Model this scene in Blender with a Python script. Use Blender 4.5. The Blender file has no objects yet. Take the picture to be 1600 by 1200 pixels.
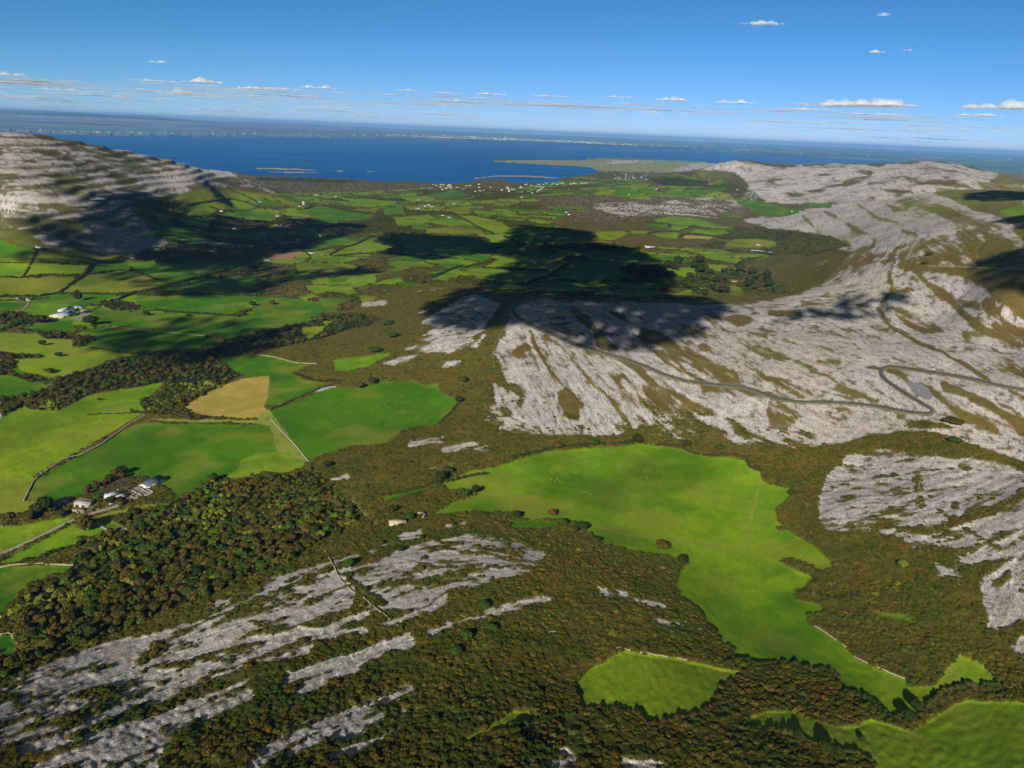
import bpy, math, random
import numpy as np
from mathutils import Vector, Matrix
random.seed(7)
RG = np.random.RandomState(11)
R = math.radians
scene = bpy.context.scene
COL = scene.collection

# ------------------------------------------------------------------ camera
CAMZ, FPX, PITCH, ROLL = 450.0, 1256.0, R(17.45), R(2.39)
camd = bpy.data.cameras.new('camera'); cam = bpy.data.objects.new('camera', camd); COL.objects.link(cam)
cf = np.array([0, math.cos(PITCH), -math.sin(PITCH)])
_u0 = np.array([0, math.sin(PITCH), math.cos(PITCH)]); _r0 = np.array([1.0, 0, 0])
cr = _r0*math.cos(ROLL) + _u0*math.sin(ROLL)
cu = -_r0*math.sin(ROLL) + _u0*math.cos(ROLL)
cam.matrix_world = Matrix(((cr[0], cu[0], -cf[0], 0), (cr[1], cu[1], -cf[1], 0), (cr[2], cu[2], -cf[2], CAMZ), (0, 0, 0, 1)))
camd.sensor_width = 36.0; camd.lens = 36.0*FPX/1600.0
camd.clip_start = 1.0; camd.clip_end = 400000.0
scene.camera = cam

# ------------------------------------------------------------------ sky, sun, exposure
_as = cf + cr*((1147-800)/FPX) - cu*((833-600)/FPX); _as = -_as/np.linalg.norm(_as)   # the light comes from straight behind the aircraft
SUN_EL, SUN_AZ = math.asin(_as[2]), math.atan2(_as[0], _as[1])          # azimuth clockwise from +Y
world = bpy.data.worlds.new('World'); scene.world = world; world.use_nodes = True
nt = world.node_tree; nt.nodes.clear()
sky = nt.nodes.new('ShaderNodeTexSky'); sky.sky_type = 'NISHITA'; sky.sun_disc = False
sky.sun_elevation = SUN_EL; sky.sun_rotation = SUN_AZ
sky.altitude = 450; sky.air_density = 0.6; sky.dust_density = 0.0; sky.ozone_density = 6.0
bg = nt.nodes.new('ShaderNodeBackground'); bg.inputs['Strength'].default_value = 0.077
wo = nt.nodes.new('ShaderNodeOutputWorld')
# clearer, bluer air overhead than the sky model's default balance
sp = nt.nodes.new('ShaderNodeSeparateColor'); cb = nt.nodes.new('ShaderNodeCombineColor'); nt.links.new(sky.outputs[0], sp.inputs[0])
for k, (a_, g_) in enumerate(((.245, 1.52), (.60, 1.035), (.365, 1.31))):
    pw = nt.nodes.new('ShaderNodeMath'); pw.operation = 'POWER'; pw.inputs[1].default_value = g_
    ml = nt.nodes.new('ShaderNodeMath'); ml.operation = 'MULTIPLY'; ml.inputs[1].default_value = a_
    nt.links.new(sp.outputs[k], pw.inputs[0]); nt.links.new(pw.outputs[0], ml.inputs[0]); nt.links.new(ml.outputs[0], cb.inputs[k])
# the sky overhead is much deeper than the low sky the picture shows
tcw = nt.nodes.new('ShaderNodeTexCoord'); sx = nt.nodes.new('ShaderNodeSeparateXYZ'); nt.links.new(tcw.outputs['Generated'], sx.inputs[0])
mw = nt.nodes.new('ShaderNodeMapRange'); mw.interpolation_type = 'SMOOTHSTEP'; mw.inputs['From Min'].default_value = .17; mw.inputs['From Max'].default_value = .60; mw.inputs['To Min'].default_value = 1.0; mw.inputs['To Max'].default_value = .38
nt.links.new(sx.outputs['Z'], mw.inputs['Value']); vw = nt.nodes.new('ShaderNodeVectorMath'); vw.operation = 'SCALE'; nt.links.new(cb.outputs[0], vw.inputs[0]); nt.links.new(mw.outputs[0], vw.inputs['Scale'])
nt.links.new(vw.outputs[0], bg.inputs[0]); nt.links.new(bg.outputs[0], wo.inputs[0])
sl = bpy.data.lights.new('sun', 'SUN'); sl.energy = 5.0; sl.angle = R(0.53); sl.color = (1.0, 0.93, 0.82)
sun = bpy.data.objects.new('sun', sl); COL.objects.link(sun)
SUND = np.array([math.sin(SUN_AZ)*math.cos(SUN_EL), math.cos(SUN_AZ)*math.cos(SUN_EL), math.sin(SUN_EL)])
sun.rotation_euler = Vector(SUND).to_track_quat('Z', 'Y').to_euler()
sun.location = (-600, -400, 900)
scene.view_settings.view_transform = 'Standard'; scene.view_settings.look = 'None'
scene.view_settings.exposure = 0.6; scene.view_settings.gamma = 1.0
scene.cycles.transparent_max_bounces = 32
scene.cycles.max_bounces = 4; scene.cycles.volume_bounces = 0
scene.cycles.diffuse_bounces = 2

HAZE_DENSITY = 1.6e-5
# ------------------------------------------------------------------ small helpers
def lin(r, g, b):
    f = lambda c: ((c/255+0.055)/1.055)**2.4 if c > 10 else c/255/12.92
    return (f(r), f(g), f(b))
def tag(o, label=None, cat=None, group=None, kind=None):
    if label: o['label'] = label
    if cat: o['category'] = cat
    if group: o['group'] = group
    if kind: o['kind'] = kind
    return o
def mesh_np(name, V, F, mat=None, parent=None, smooth=False, attrs=None, link=True):
    """V (n,3); F (m,k) faces of one size or list of such arrays"""
    me = bpy.data.meshes.new(name)
    V = np.asarray(V, dtype=np.float32)
    Fs = F if isinstance(F, list) else [F]
    Fs = [np.asarray(f, dtype=np.int32) for f in Fs if len(f)]
    me.vertices.add(len(V)); me.vertices.foreach_set('co', V.ravel())
    loops = np.concatenate([f.ravel() for f in Fs]); tot = np.concatenate([np.full(len(f), f.shape[1], np.int32) for f in Fs])
    me.loops.add(len(loops)); me.loops.foreach_set('vertex_index', loops)
    me.polygons.add(len(tot)); start = np.concatenate([[0], np.cumsum(tot)[:-1]]).astype(np.int32)
    me.polygons.foreach_set('loop_start', start); me.polygons.foreach_set('loop_total', tot)
    if smooth: me.polygons.foreach_set('use_smooth', np.ones(len(tot), dtype=bool))
    me.update(calc_edges=True)
    if attrs:
        for an, (ty, data) in attrs.items():
            a = me.attributes.new(an, ty, 'POINT')
            a.data.foreach_set('color' if ty == 'FLOAT_COLOR' else ('vector' if ty == 'FLOAT_VECTOR' else 'value'), np.asarray(data, dtype=np.float32 if ty != 'INT' else np.int32).ravel())
    if mat: me.materials.append(mat)
    if not link: return me
    o = bpy.data.objects.new(name, me); COL.objects.link(o)
    if parent: o.parent = parent
    return o

# value noise, any scale, in world metres
_tab = RG.rand(512, 512).astype(np.float32)
def vnoise(x, y, scale, seed=0):
    a = 0.7+seed*1.3; c, s = math.cos(a), math.sin(a)
    X = (x*c - y*s)/scale + seed*37.7 + 1000; Y = (x*s + y*c)/scale + seed*91.3 + 1000
    xi = np.floor(X).astype(np.int32); yi = np.floor(Y).astype(np.int32)
    fx = (X-xi).astype(np.float32); fy = (Y-yi).astype(np.float32)
    fx = fx*fx*(3-2*fx); fy = fy*fy*(3-2*fy)
    x0 = xi & 511; x1 = (xi+1) & 511; y0 = yi & 511; y1 = (yi+1) & 511
    return ((_tab[x0, y0]*(1-fx)+_tab[x1, y0]*fx)*(1-fy)+(_tab[x0, y1]*(1-fx)+_tab[x1, y1]*fx)*fy)
def fbm(x, y, scale, oct=4, seed=0, gain=0.5):
    t = 0; a = 1; n = 0
    for k in range(oct):
        t = t + a*vnoise(x, y, scale/2**k, seed+k*3); n += a; a *= gain
    return t/n          # 0..1, mean .5

def Z(x0, y0, s, k=4.0):
    return [(x0+float(p.split(',')[0])/k, y0+float(p.split(',')[1])/k) for p in s.split()]
def P(s): return Z(0, 0, s, 1.0)
def ray(u, v):
    d = cf + cr*((u-800)/FPX) - cu*((v-600)/FPX)
    return d/np.linalg.norm(d)
def azd(x, y): return math.atan2(x, y), math.hypot(x, y)

# ------------------------------------------------------------------ terrain control points
CP = []   # (az, d, z)
def cz(s):
    for t in s.split():
        u, v, z = map(float, t.split(',')); d = ray(u, v); h = math.hypot(d[0], d[1])
        dist = (CAMZ-z)/(-d[2])*h; CP.append((math.atan2(d[0], d[1]), dist, z))
def cd(s):
    for t in s.split():
        u, v, dist = map(float, t.split(',')); d = ray(u, v); h = math.hypot(d[0], d[1])
        CP.append((math.atan2(d[0], d[1]), dist, CAMZ+d[2]/h*dist))
def cw(s):
    for t in s.split():
        a, dist, z = map(float, t.split(',')); CP.append((R(a), dist, z))
cz("0,1200,150 400,1200,155 800,1200,158 1200,1200,148 1600,1200,140 0,1100,128 300,1080,127 600,1050,125 900,1080,127 1100,1070,122 1350,1100,117 1550,1080,120")
cz("0,1000,88 100,930,72 200,1000,100 400,930,104 600,900,107 800,870,106 950,920,112 1000,980,118 200,850,64 400,820,70 600,820,84 700,830,90 850,830,86")
cz("720,760,80 850,760,78 1000,760,77 1150,780,77 1100,900,83 1200,1000,92 1350,1050,105 0,900,56 0,800,54 100,780,55 240,755,57 0,700,52 200,690,53 420,690,60 560,650,61 680,640,67")
cz("300,620,51 0,600,48 150,600,49 480,580,57 600,570,70 700,700,83 800,690,86 600,740,82 100,490,45 300,480,45 480,480,49 0,430,50 250,430,46 0,385,62 600,500,62 700,560,80 640,450,56 560,450,50")
cz("740,490,98 700,540,90 800,480,122 870,468,126 1000,472,130 1150,476,138 1250,460,145 800,600,104 790,660,92 900,560,114 900,660,92 1000,620,106 1000,680,85 1100,550,132 1100,680,90")
cz("1200,520,146 1200,620,124 1200,700,98 1300,680,112 1350,560,162 1400,640,146 1350,740,108 1450,560,178 1500,640,162 1600,600,185 1600,500,218 1500,480,203 1600,720,142 1550,690,148")
cz("1450,760,130 1300,800,104 1350,900,103 1450,860,122 1600,800,148 1600,900,140 1600,1000,132 1450,980,114 1250,830,84 1200,800,79")
cz("950,445,40 800,440,44 1100,450,46 1170,445,52 1000,420,38 700,420,42 1250,440,112 1300,430,160 1350,400,205 1300,370,130 1255,375,65 1340,316,205 1290,335,140 1420,309,250 1400,370,238 1500,400,262 1600,420,282 1500,330,290 1600,300,322 1520,300,298")
cz("1180,400,44 400,420,40 300,400,45 600,400,38 400,340,42 350,320,62 600,340,22 800,340,22 600,300,10 800,300,7 450,290,12 560,290,7 950,290,8 1000,340,28 950,268,3 900,272,3 860,262,0 1010,262,4 1060,263,8 1060,278,7 1000,285,8 900,285,5 1100,360,34 1100,300,14 1000,270,4 930,340,24 960,250,20 1180,330,44")
cd("0,207,4000 100,219,4050 190,238,4200 300,262,4400 385,285,4650 0,250,3500 0,290,3100 0,330,2800 0,360,2600 150,262,3700 150,300,3300 150,345,2900 250,280,3950 250,310,3550 330,290,4050")
cz("0,385,60 150,392,54 250,350,90 260,390,48 330,330,66 430,300,40")
cw("-34,1900,48 -40,1000,52 -38,2300,70 -32,5200,150 -32,6500,20 -28,5600,90 -25,5800,30 -20,5900,4 -45,4000,330 -45,6500,100 -60,2500,150 -60,4500,300 -45,2200,120")
cd("1100,254,7400 1150,251,7500 1200,262,7400 1290,256,7200 1380,258,7000 1470,252,7400 1560,272,7000 1050,266,7300 1150,290,6300 1150,310,5700 1300,290,6000 1300,312,5200 1450,288,5500")
cw("26,4300,100 30,4600,120 12,9500,5 20,9800,5 28,9800,10 34,9500,20 45,8000,100 45,4000,350 45,2500,300 45,1200,230 60,900,230 60,3000,350 55,400,150 0,150,170 -50,300,140 50,200,150 -60,800,70 -60,1500,60 -45,1200,50 0,10000,0 -10,9000,0 -30,9500,0 10,7600,4 3,8500,4 0,20000,0 -40,20000,0 40,20000,0 -60,400,110 60,300,150 -20,170,170 25,170,160")
CP = np.array(CP)
_cx, _cy, _czv = CP[:, 0]*2.0, np.log(CP[:, 1]), CP[:, 2]
def tps(r2): return r2*np.log(r2+1e-9)
_n = len(CP)
_A = np.zeros((_n+3, _n+3)); _A[:_n, :_n] = tps((_cx[:, None]-_cx)**2+(_cy[:, None]-_cy)**2) + np.eye(_n)*0.002
_A[:_n, _n:] = np.stack([np.ones(_n), _cx, _cy], 1); _A[_n:, :_n] = _A[:_n, _n:].T
_w = np.linalg.solve(_A, np.concatenate([_czv, np.zeros(3)]))
def tps_eval(X, Y):
    out = (_w[_n]+_w[_n+1]*X+_w[_n+2]*Y).astype(np.float32)
    X = X.astype(np.float32); Y = Y.astype(np.float32)
    for k in range(_n):
        r2 = (X-np.float32(_cx[k]))**2+(Y-np.float32(_cy[k]))**2+np.float32(1e-9)
        out += np.float32(_w[k])*r2*np.log(r2)
    return out

# ------------------------------------------------------------------ polar terrain lattice: dense ahead, thin at the sides
az_core = np.linspace(-R(42), R(42), 1500)
AZ = np.concatenate([np.linspace(-R(75), -R(42), 50)[:-1], az_core, np.linspace(R(42), R(75), 50)[1:]])
def spacing():
    d = np.exp(np.linspace(math.log(110), math.log(150000), 20000))
    w = 0.55*370/(370**2+d*d) + np.where(d < 9000, 0.10, 0.03)/d*np.exp(-((np.log(d/3000))/1.6)**2) + 0.004/d
    c = np.concatenate([[0], np.cumsum((w[1:]+w[:-1])/2*np.diff(d))]); c /= c[-1]
    return np.interp(np.linspace(0, 1, 1450), c, d)
DD = spacing()
NA, ND = len(AZ), len(DD)
AA, DG = np.meshgrid(AZ, DD, indexing='ij')
GX = (np.sin(AA)*DG); GY = (np.cos(AA)*DG)
_ca = np.linspace(AZ[0], AZ[-1], 420); _cl = np.linspace(math.log(DD[0]), math.log(DD[-1]), 520)
_cA, _cL = np.meshgrid(_ca*2.0, _cl, indexing='ij')
_cH = tps_eval(_cA, _cL)
def bicubic(H, fa, fl):
    # cubic convolution on the coarse lattice
    ia = np.clip(np.floor(fa).astype(int), 1, H.shape[0]-3); il = np.clip(np.floor(fl).astype(int), 1, H.shape[1]-3)
    ta = (fa-ia).astype(np.float32); tl = (fl-il).astype(np.float32)
    def w(t): return (-.5*t+t*t-.5*t**3, 1-2.5*t*t+1.5*t**3, .5*t+2*t*t-1.5*t**3, -.5*t*t+.5*t**3)
    wa, wl = w(ta), w(tl); out = 0
    for i in range(4):
        for j in range(4): out = out + wa[i]*wl[j]*H[ia-1+i, il-1+j]
    return out
_fa = (AA-_ca[0])/(_ca[1]-_ca[0]); _fl = (np.log(DG)-_cl[0])/(_cl[1]-_cl[0])
H = bicubic(_cH, _fa, _fl).astype(np.float32)
H = np.where(DG < 9000, np.maximum(H, 1.5), H)

def project(x, y, z):
    dx, dy, dz = x, y, z-CAMZ
    w = dx*cf[0]+dy*cf[1]+dz*cf[2]; w = np.maximum(w, 1e-3)
    return 800+FPX*(dx*cr[0]+dy*cr[1]+dz*cr[2])/w, 600-FPX*(dx*cu[0]+dy*cu[1]+dz*cu[2])/w
# ------------------------------------------------------------------ land cover, traced as outlines on the ground
WW, HH = 1600, 1200
def poly(M, pts, val):
    p = np.array(pts); x0, y0 = np.floor(p.min(0)).astype(int)-1; x1, y1 = np.ceil(p.max(0)).astype(int)+2
    x0 = max(x0, 0); y0 = max(y0, 0); x1 = min(x1, WW); y1 = min(y1, HH)
    if x1 <= x0 or y1 <= y0: return
    yy, xx = np.mgrid[y0:y1, x0:x1].astype(np.float32); yy = yy+0.5; xx = xx+0.5
    ins = np.zeros(xx.shape, bool); n = len(p)
    for i in range(n):
        ax, ay = p[i]; bx, by = p[(i+1) % n]
        if ay == by: continue
        c = (yy < ay) != (yy < by)
        ins ^= c & (xx < (bx-ax)*(yy-ay)/(by-ay)+ax)
    M[y0:y1, x0:x1][ins] = val
def line(M, pts, w, val, w2=None):
    for k in range(len(pts)-1):
        (ax, ay), (bx, by) = pts[k], pts[k+1]
        wa = w if w2 is None else w+(w2-w)*k/(len(pts)-1)
        r = wa/2
        x0 = max(int(min(ax, bx)-r-1), 0); x1 = min(int(max(ax, bx)+r+2), WW); y0 = max(int(min(ay, by)-r-1), 0); y1 = min(int(max(ay, by)+r+2), HH)
        if x1 <= x0 or y1 <= y0: continue
        yy, xx = np.mgrid[y0:y1, x0:x1].astype(np.float32)
        dx, dy = bx-ax, by-ay; t = np.clip(((xx-ax)*dx+(yy-ay)*dy)/(dx*dx+dy*dy+1e-6), 0, 1)
        M[y0:y1, x0:x1][(xx-ax-t*dx)**2+(yy-ay-t*dy)**2 < r*r] = val
rock = np.full((HH, WW), 0.03, np.float32)     # how much bare limestone
veg = np.zeros((HH, WW), np.uint8)             # 0 scrub 1 hill grass 2 wood 3 heath 4 valley patchwork 5 shore 6 sand
fld = np.zeros((HH, WW), np.uint8)             # pasture kinds
sea = np.zeros((HH, WW), np.uint8)

# --- broad zones
poly(veg, P("0,400 60,385 180,400 260,385 230,340 280,300 430,302 560,296 690,290 800,300 900,300 940,322 900,330 860,345 880,360 930,375 1000,385 1230,395 1200,430 1185,455 950,465 860,462 700,440 620,450 560,480 480,500 400,530 330,545 200,545 0,700"), 4)
poly(veg, P("800,288 920,275 1010,262 1100,270 1180,300 1200,320 1130,315 1000,320 900,312 800,300"), 4)
poly(veg, P("360,268 420,274 560,280 680,286 700,292 560,300 430,302 400,300"), 3)
poly(veg, P("830,308 940,305 1100,310 1200,320 1180,335 1050,335 960,350 900,345 880,330 860,325"), 3)
poly(veg, P("780,500 1600,440 1600,250 1430,309 1290,320 1200,345 1260,370 1330,395 1280,450 1180,470 800,470"), 1)
poly(veg, P("1000,500 1300,440 1600,400 1600,700 1450,655 1300,665 1200,668 1130,645 1040,640 880,560"), 1)
poly(veg, P("785,500 800,600 850,640 930,655 1000,650 1020,500"), 1)
poly(veg, P("940,248 1060,248 1120,262 1050,270 940,268 915,262"), 5)
poly(veg, P("750,251 800,248 860,250 940,250 1010,262 930,262 800,256"), 5)
poly(veg, Z(1200, 370, "0,30 420,70 430,100 180,360 0,380"), 0)
poly(veg, Z(900, 290, "1240,440 1480,350 1600,390 1600,560 1350,700 1180,700 1000,640 900,560 1000,500"), 0)
poly(veg, P("1300,900 1600,690 1600,1200 1100,1200 1250,1020"), 0)
poly(veg, P("0,205 430,300 300,300 250,310 200,320 235,345 262,380 180,402 60,388 0,372"), 1)
# woods, plus two patches of cloud shade painted as wood cover
poly(veg, P('400,277 475,278.5 550,282 558,285 480,284.5 400,282'), 2)  # strip of cloud shade along the coast, coloured as wood
poly(veg, P('1015,280 1060,279 1105,284 1112,290 1060,291 1030,288'), 2)  # cloud shadow on the flats, coloured as wood
W = lambda s: poly(veg, s, 2)
W(Z(0, 370, "150,1030 200,960 300,940 420,860 560,830 700,770 870,740 1100,700 1300,690 1440,650 1600,600 1600,730 1350,770 1430,830 1520,860 1400,930 1250,1000 1140,1075 1200,1130 950,1110 870,1050 1000,960 1060,910 860,940 550,990 440,1050 320,1110 170,1090"))
W(Z(0, 370, "0,1000 140,1000 140,1050 0,1130")); W(Z(0, 370, "0,480 130,470 210,500 200,540 90,560 0,600"))
W(Z(0, 370, "0,730 60,730 260,745 250,760 90,770 100,800 60,860 170,870 320,895 310,915 180,905 70,870 0,860"))
W(Z(0, 370, "230,600 330,590 430,610 560,620 600,640 520,690 450,690 470,650 300,640")); W(Z(0, 370, "640,430 700,400 880,430 860,455 700,460"))
W(P("400,740 385,747 370,760 332,750 295,772 270,780 260,792 212,800 175,812 165,837 140,855 120,880 112,885 100,900 62,910 30,932 25,960 30,985 20,1010 0,1040 0,1062 60,1032 130,1005 200,985 260,960 330,930 400,905 450,880 500,850 540,825 560,815 560,800 530,780 505,750 480,735 440,745 420,740"))
W(Z(900, 290, "860,320 1000,260 1400,290 1480,360 1300,420 1240,440 1230,390 1280,360 1100,330 960,340")); W(Z(900, 290, "760,380 900,345 940,360 900,400"))
W(Z(900, 290, "1000,620 1060,580 1200,590 1300,640 1340,670 1200,690 1040,660")); W(Z(900, 290, "1000,370 1080,355 1100,375 1000,380"))
W(Z(900, 290, "720,500 800,470 820,540 1000,520 1100,520 1200,560 1060,590 960,590 960,620 820,610 760,620"))
W(Z(560, 290, "0,220 200,190 260,270 60,300 0,290"))
W(P("345,520 420,500 560,490 600,500 500,530 430,545 350,545")); W(P("1180,355 1300,370 1330,385 1260,400 1190,390"))

# --- limestone
K = lambda s, d=0.90: poly(rock, s, min(d, .93))
K(Z(0, 170, "0,140 200,170 360,205 520,235 720,250 960,290 1130,315 1290,345 1420,385 1500,430 1620,480 1720,530 1600,500 1400,480 1250,480 1100,540 960,545 760,560 860,590 800,640 870,680 930,740 1000,800 1050,840 1030,870 850,900 700,915 600,910 400,870 340,860 180,800 100,740 0,730"), 0.84)
K(Z(600, 440, "240,260 400,150 500,100 560,85 640,110 730,150 690,200 640,260 630,300 540,340 560,380 450,430 400,450 350,450 240,450 200,470 100,520 0,530 0,510 180,460 240,430 130,430 150,410 330,380 190,370 300,310 340,280"), 0.9)
K(Z(600, 440, "350,550 400,510 490,505 440,530")); K(Z(600, 440, "540,420 600,350 640,330 580,420")); K(Z(600, 440, "200,200 260,180 300,185 240,205"), .7)
K(P("800,480 850,468 950,472 1100,478 1200,472 1250,462 1300,435 1350,400 1300,385 1262,355 1200,345 1180,338 1290,322 1340,313 1420,310 1440,330 1500,345 1480,370 1440,375 1410,395 1400,420 1500,430 1530,445 1560,470 1600,500 1600,722 1540,702 1480,684 1450,675 1400,672 1320,692 1250,699 1200,687 1150,665 1100,655 1050,660 980,668 900,675 830,675 790,660 800,620 780,570 770,550 790,520"), 0.93)
K(Z(1200, 640, "360,430 500,300 720,250 1000,300 1250,310 1450,350 1600,400 1600,920 1420,970 1200,985 1100,870 900,880 830,820 660,760 440,770 360,760 300,620 330,500"), 0.92)
K(Z(1200, 900, "1340,50 1350,170 1380,250 1390,340 1450,360 1550,310 1600,300 1600,-120 1500,-60 1400,0"), 0.97); K(Z(1200, 900, "1520,460 1600,400 1600,490"))
K(Z(1200, 640, "1040,950 1180,950 1280,1000 1200,1100 1050,1050"), 0.5)
K(P("1050,266 1090,255 1150,251 1200,262 1225,264 1290,256 1380,258 1440,252 1500,258 1560,272 1540,290 1500,305 1430,313 1300,318 1250,318 1190,305 1170,290 1160,275 1145,268 1100,265"), 0.93)
K(Z(800, 170, "500,600 700,590 900,600 1100,560 1380,550 1440,620 1300,640 1230,600 1200,620 1300,680 1100,670 900,660 700,670 520,620"), 0.6)
K(Z(800, 170, "1480,490 1600,480 1600,580 1430,560")); K(Z(900, 290, "1040,210 1280,190 1400,180 1480,260 1480,290 1380,280 1240,270 1100,240"), .85)
K(Z(900, 290, "1080,65 1600,50 1600,130 1300,110 1160,90")); K(Z(900, 290, "1080,0 1600,-10 1600,60 1340,50 1160,30"))
K(Z(240, 290, "740,240 880,200 960,215 950,260 820,270"), .8); K(Z(240, 290, "160,380 400,340 640,335 560,380 300,420 100,440"), .6); K(P("940,249 1000,246 1020,252 960,255"), .8)
# foreground blocks and bands
K(P("0,1165 60,1135 150,1090 260,1050 400,1000 470,985 520,985 440,1030 380,1075 340,1105 330,1130 280,1150 262,1180 250,1215 60,1215 0,1215"), .70)
K(P("380,965 430,925 500,895 560,872 540,860 480,885 400,915 330,945 320,975"), .35)
K(P("660,1075 560,1110 480,1150 400,1200 560,1180 620,1150"), .3)
K(P("0,1068 60,1045 130,1018 225,993 300,973 380,963 430,930 500,905 545,903 555,925 545,950 500,962 470,980 420,990 400,1010 350,1022 300,1040 250,1060 200,1080 110,1110 60,1135 20,1160 0,1165"), 0.80)
K(P("545,905 560,890 620,862 690,845 730,838 800,845 850,862 850,882 820,897 760,912 700,925 640,958 610,950 590,930 565,925"), 0.79)
for s, w, d in (("455,1062 512,1042 562,1028 600,1013 640,1002", 19, .97), ("450,1095 487,1076 520,1062 555,1047", 13, .85), ("675,991 712,976 762,961 800,950 855,936", 11, .92),
    ("400,1192 450,1152 500,1132 540,1114 575,1100 637,1083", 24, .8), ("450,1180 482,1165 560,1141", 14, .75), ("565,1164 592,1155", 4, .9), ("60,1200 120,1180 175,1165 225,1133 265,1122", 22, .9), ("275,1142 312,1115 385,1086", 22, .93),
    ("160,1125 210,1103 260,1085 330,1062 400,1040 470,1012", 24, .72), ("20,1150 60,1125 120,1100 180,1080 240,1066", 16, .8), ("622,838 655,832", 6, .9), ("575,862 612,852 650,840", 5, .8), ("695,828 725,820", 7, .7),
    ("695,702 725,700 760,698", 9, .75), ("520,750 540,746", 5, .8), ("672,731 708,726", 5, .6), ("640,695 690,688", 10, .35), ("940,926 975,932", 13, .9), ("982,938 1030,948", 7, .85), ("857,986 870,984", 6, .7), ("1022,972 1070,978", 8, .6),
    ("400,955 440,940", 8, .7), ("420,945 480,925", 10, .7), ("640,455 690,450", 4, .8), ("565,477 600,474", 6, .8), ("1090,655 1160,675", 14, .6), ("430,632 480,612 518,606", 6, .8), ("765,655 800,670", 14, .5), ("770,640 790,650", 10, .5),
    ("500,905 560,890 640,868", 10, .9), ("410,925 450,905", 4, .6), ("330,990 400,968 470,948", 10, .9), ("600,975 640,960 700,935", 8, .7), ("450,1010 500,990 560,965 620,945", 10, .75), ("500,1000 570,985", 8, .7)): line(rock, P(s), w, d)
K(P("795,1200 840,1182 880,1170 915,1192 908,1200"), .8); K(P("975,1190 1025,1192 1045,1200 970,1200"), .8)
# vegetation in and between the pavements
TH = .62
V = lambda s, w, d=0.08, w2=None: line(rock, s, w*TH, d, w2 and w2*TH)
PV = lambda s, d=0.08: poly(rock, s, d)
Q = (0, 900)
V(Z(*Q, "-20,940 200,870 420,800 640,720 850,660"), 15); V(Z(*Q, "1020,590 1250,540 1500,470 1620,440"), 12); V(Z(*Q, "850,560 940,500 960,430"), 26)
V(Z(*Q, "450,1010 600,960 800,900 1000,830 1150,760 1350,690 1650,600"), 26, .1); V(Z(*Q, "0,1180 250,1130 400,1080 560,1060"), 16); V(Z(*Q, "560,610 700,570 830,530"), 8); V(Z(*Q, "0,1100 100,1120"), 22)
V(Z(*Q, "1350,340 1450,320 1590,280"), 6); V(Z(*Q, "600,870 690,820"), 6)
V(Z(400, 900, "-20,370 150,330 320,310 450,270 620,200"), 10); V(Z(400, 900, "620,160 720,200 760,260"), 20); V(Z(400, 640, "1100,880 1000,960 1020,1010"), 12); V(Z(400, 640, "700,1130 900,1090 1200,1040 1350,1010 1600,980"), 6)
V(Z(400, 640, "1150,860 1300,900 1600,880"), 6); V(Z(400, 640, "540,1040 640,1130 740,1190"), 10); V(Z(400, 900, "820,100 900,60 1200,40"), 6); V(Z(400, 640, "980,1000 1200,950 1500,890"), 5, .2)
TH = 1.0
Q = (800, 370)
PV(Z(*Q, "380,680 520,700 660,720 760,780 860,850 930,930 1100,1000 1300,1070 1400,1150 1600,1200 1000,1200 900,1150 820,1070 780,960 600,850 480,760"), .22)
PV(Z(*Q, "660,720 760,780 860,850 930,930 1100,1000 1300,1070 1400,1150 1600,1200 1300,1210 1150,1150 1000,1050 900,980 820,900 740,820"), .02)
PV(Z(*Q, "860,710 1050,690 1150,740 1300,790 1400,850 1450,930 1350,930 1280,880 1150,820 1040,780 1080,830 1200,900 1100,880 960,800"), .12)
PV(Z(*Q, "350,440 420,440 500,530 600,620 670,720 580,720 520,680 500,600 400,520"), .02); PV(Z(*Q, "800,560 900,580 1000,640 1060,690 950,700 850,660 780,620"), .05); PV(Z(*Q, "290,960 340,930 400,1000 440,1060 420,1160 330,1130 290,1040"), .0)
PV(Z(*Q, "600,460 700,490 740,540 660,520"), .05); PV(Z(*Q, "1200,500 1260,490 1330,520 1260,550 1200,530"), .1); PV(Z(*Q, "230,480 330,500 360,620 300,640 240,560"), .4)
V(Z(*Q, "105,565 150,700 250,850 310,930"), 5); V(Z(*Q, "200,620 300,680 380,760 450,860 520,930 600,1000 700,1120 760,1200"), 7, .12); V(Z(*Q, "0,940 60,970 50,1050"), 14); V(Z(*Q, "30,720 80,680"), 12)
V(Z(*Q, "1090,560 1240,620 1350,650 1600,720"), 3, .2); V(Z(*Q, "1000,1080 1200,1130 1500,1180"), 10, .3); V(Z(*Q, "1450,790 1600,880"), 8); V(Z(*Q, "1530,700 1600,740"), 14); V(Z(*Q, "1480,610 1580,620"), 10); V(Z(*Q, "1180,680 1220,700"), 9)
PV(Z(*Q, "1320,500 1400,485 1510,500 1480,540 1400,570"), .1); V(Z(*Q, "1200,940 1400,960 1600,1000"), 12, .2); V(Z(*Q, "1130,590 1060,550"), 5)
PV(P("905,545 960,560 1010,600 1040,640 1010,668 990,660 960,625 925,580"), .52); PV(P("765,655 790,645 830,668 900,668 960,662 1000,668 960,680 860,682 780,672"), .45); PV(P("1000,600 1060,612 1110,640 1170,660 1230,685 1200,699 1100,692 1030,682"), .14)
PV(P("770,600 800,620 812,640 795,655 775,640"), .35); PV(P("1150,655 1250,672 1330,680 1300,696 1250,701 1180,690"), .55)
line(rock, P("1012,582 1055,606 1090,625 1130,643 1175,660"), 8, .85); line(rock, P("1095,655 1135,665 1150,678"), 9, .6); line(rock, P("965,568 985,590 1000,600"), 5, .8)
Q = (1200, 370)
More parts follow.
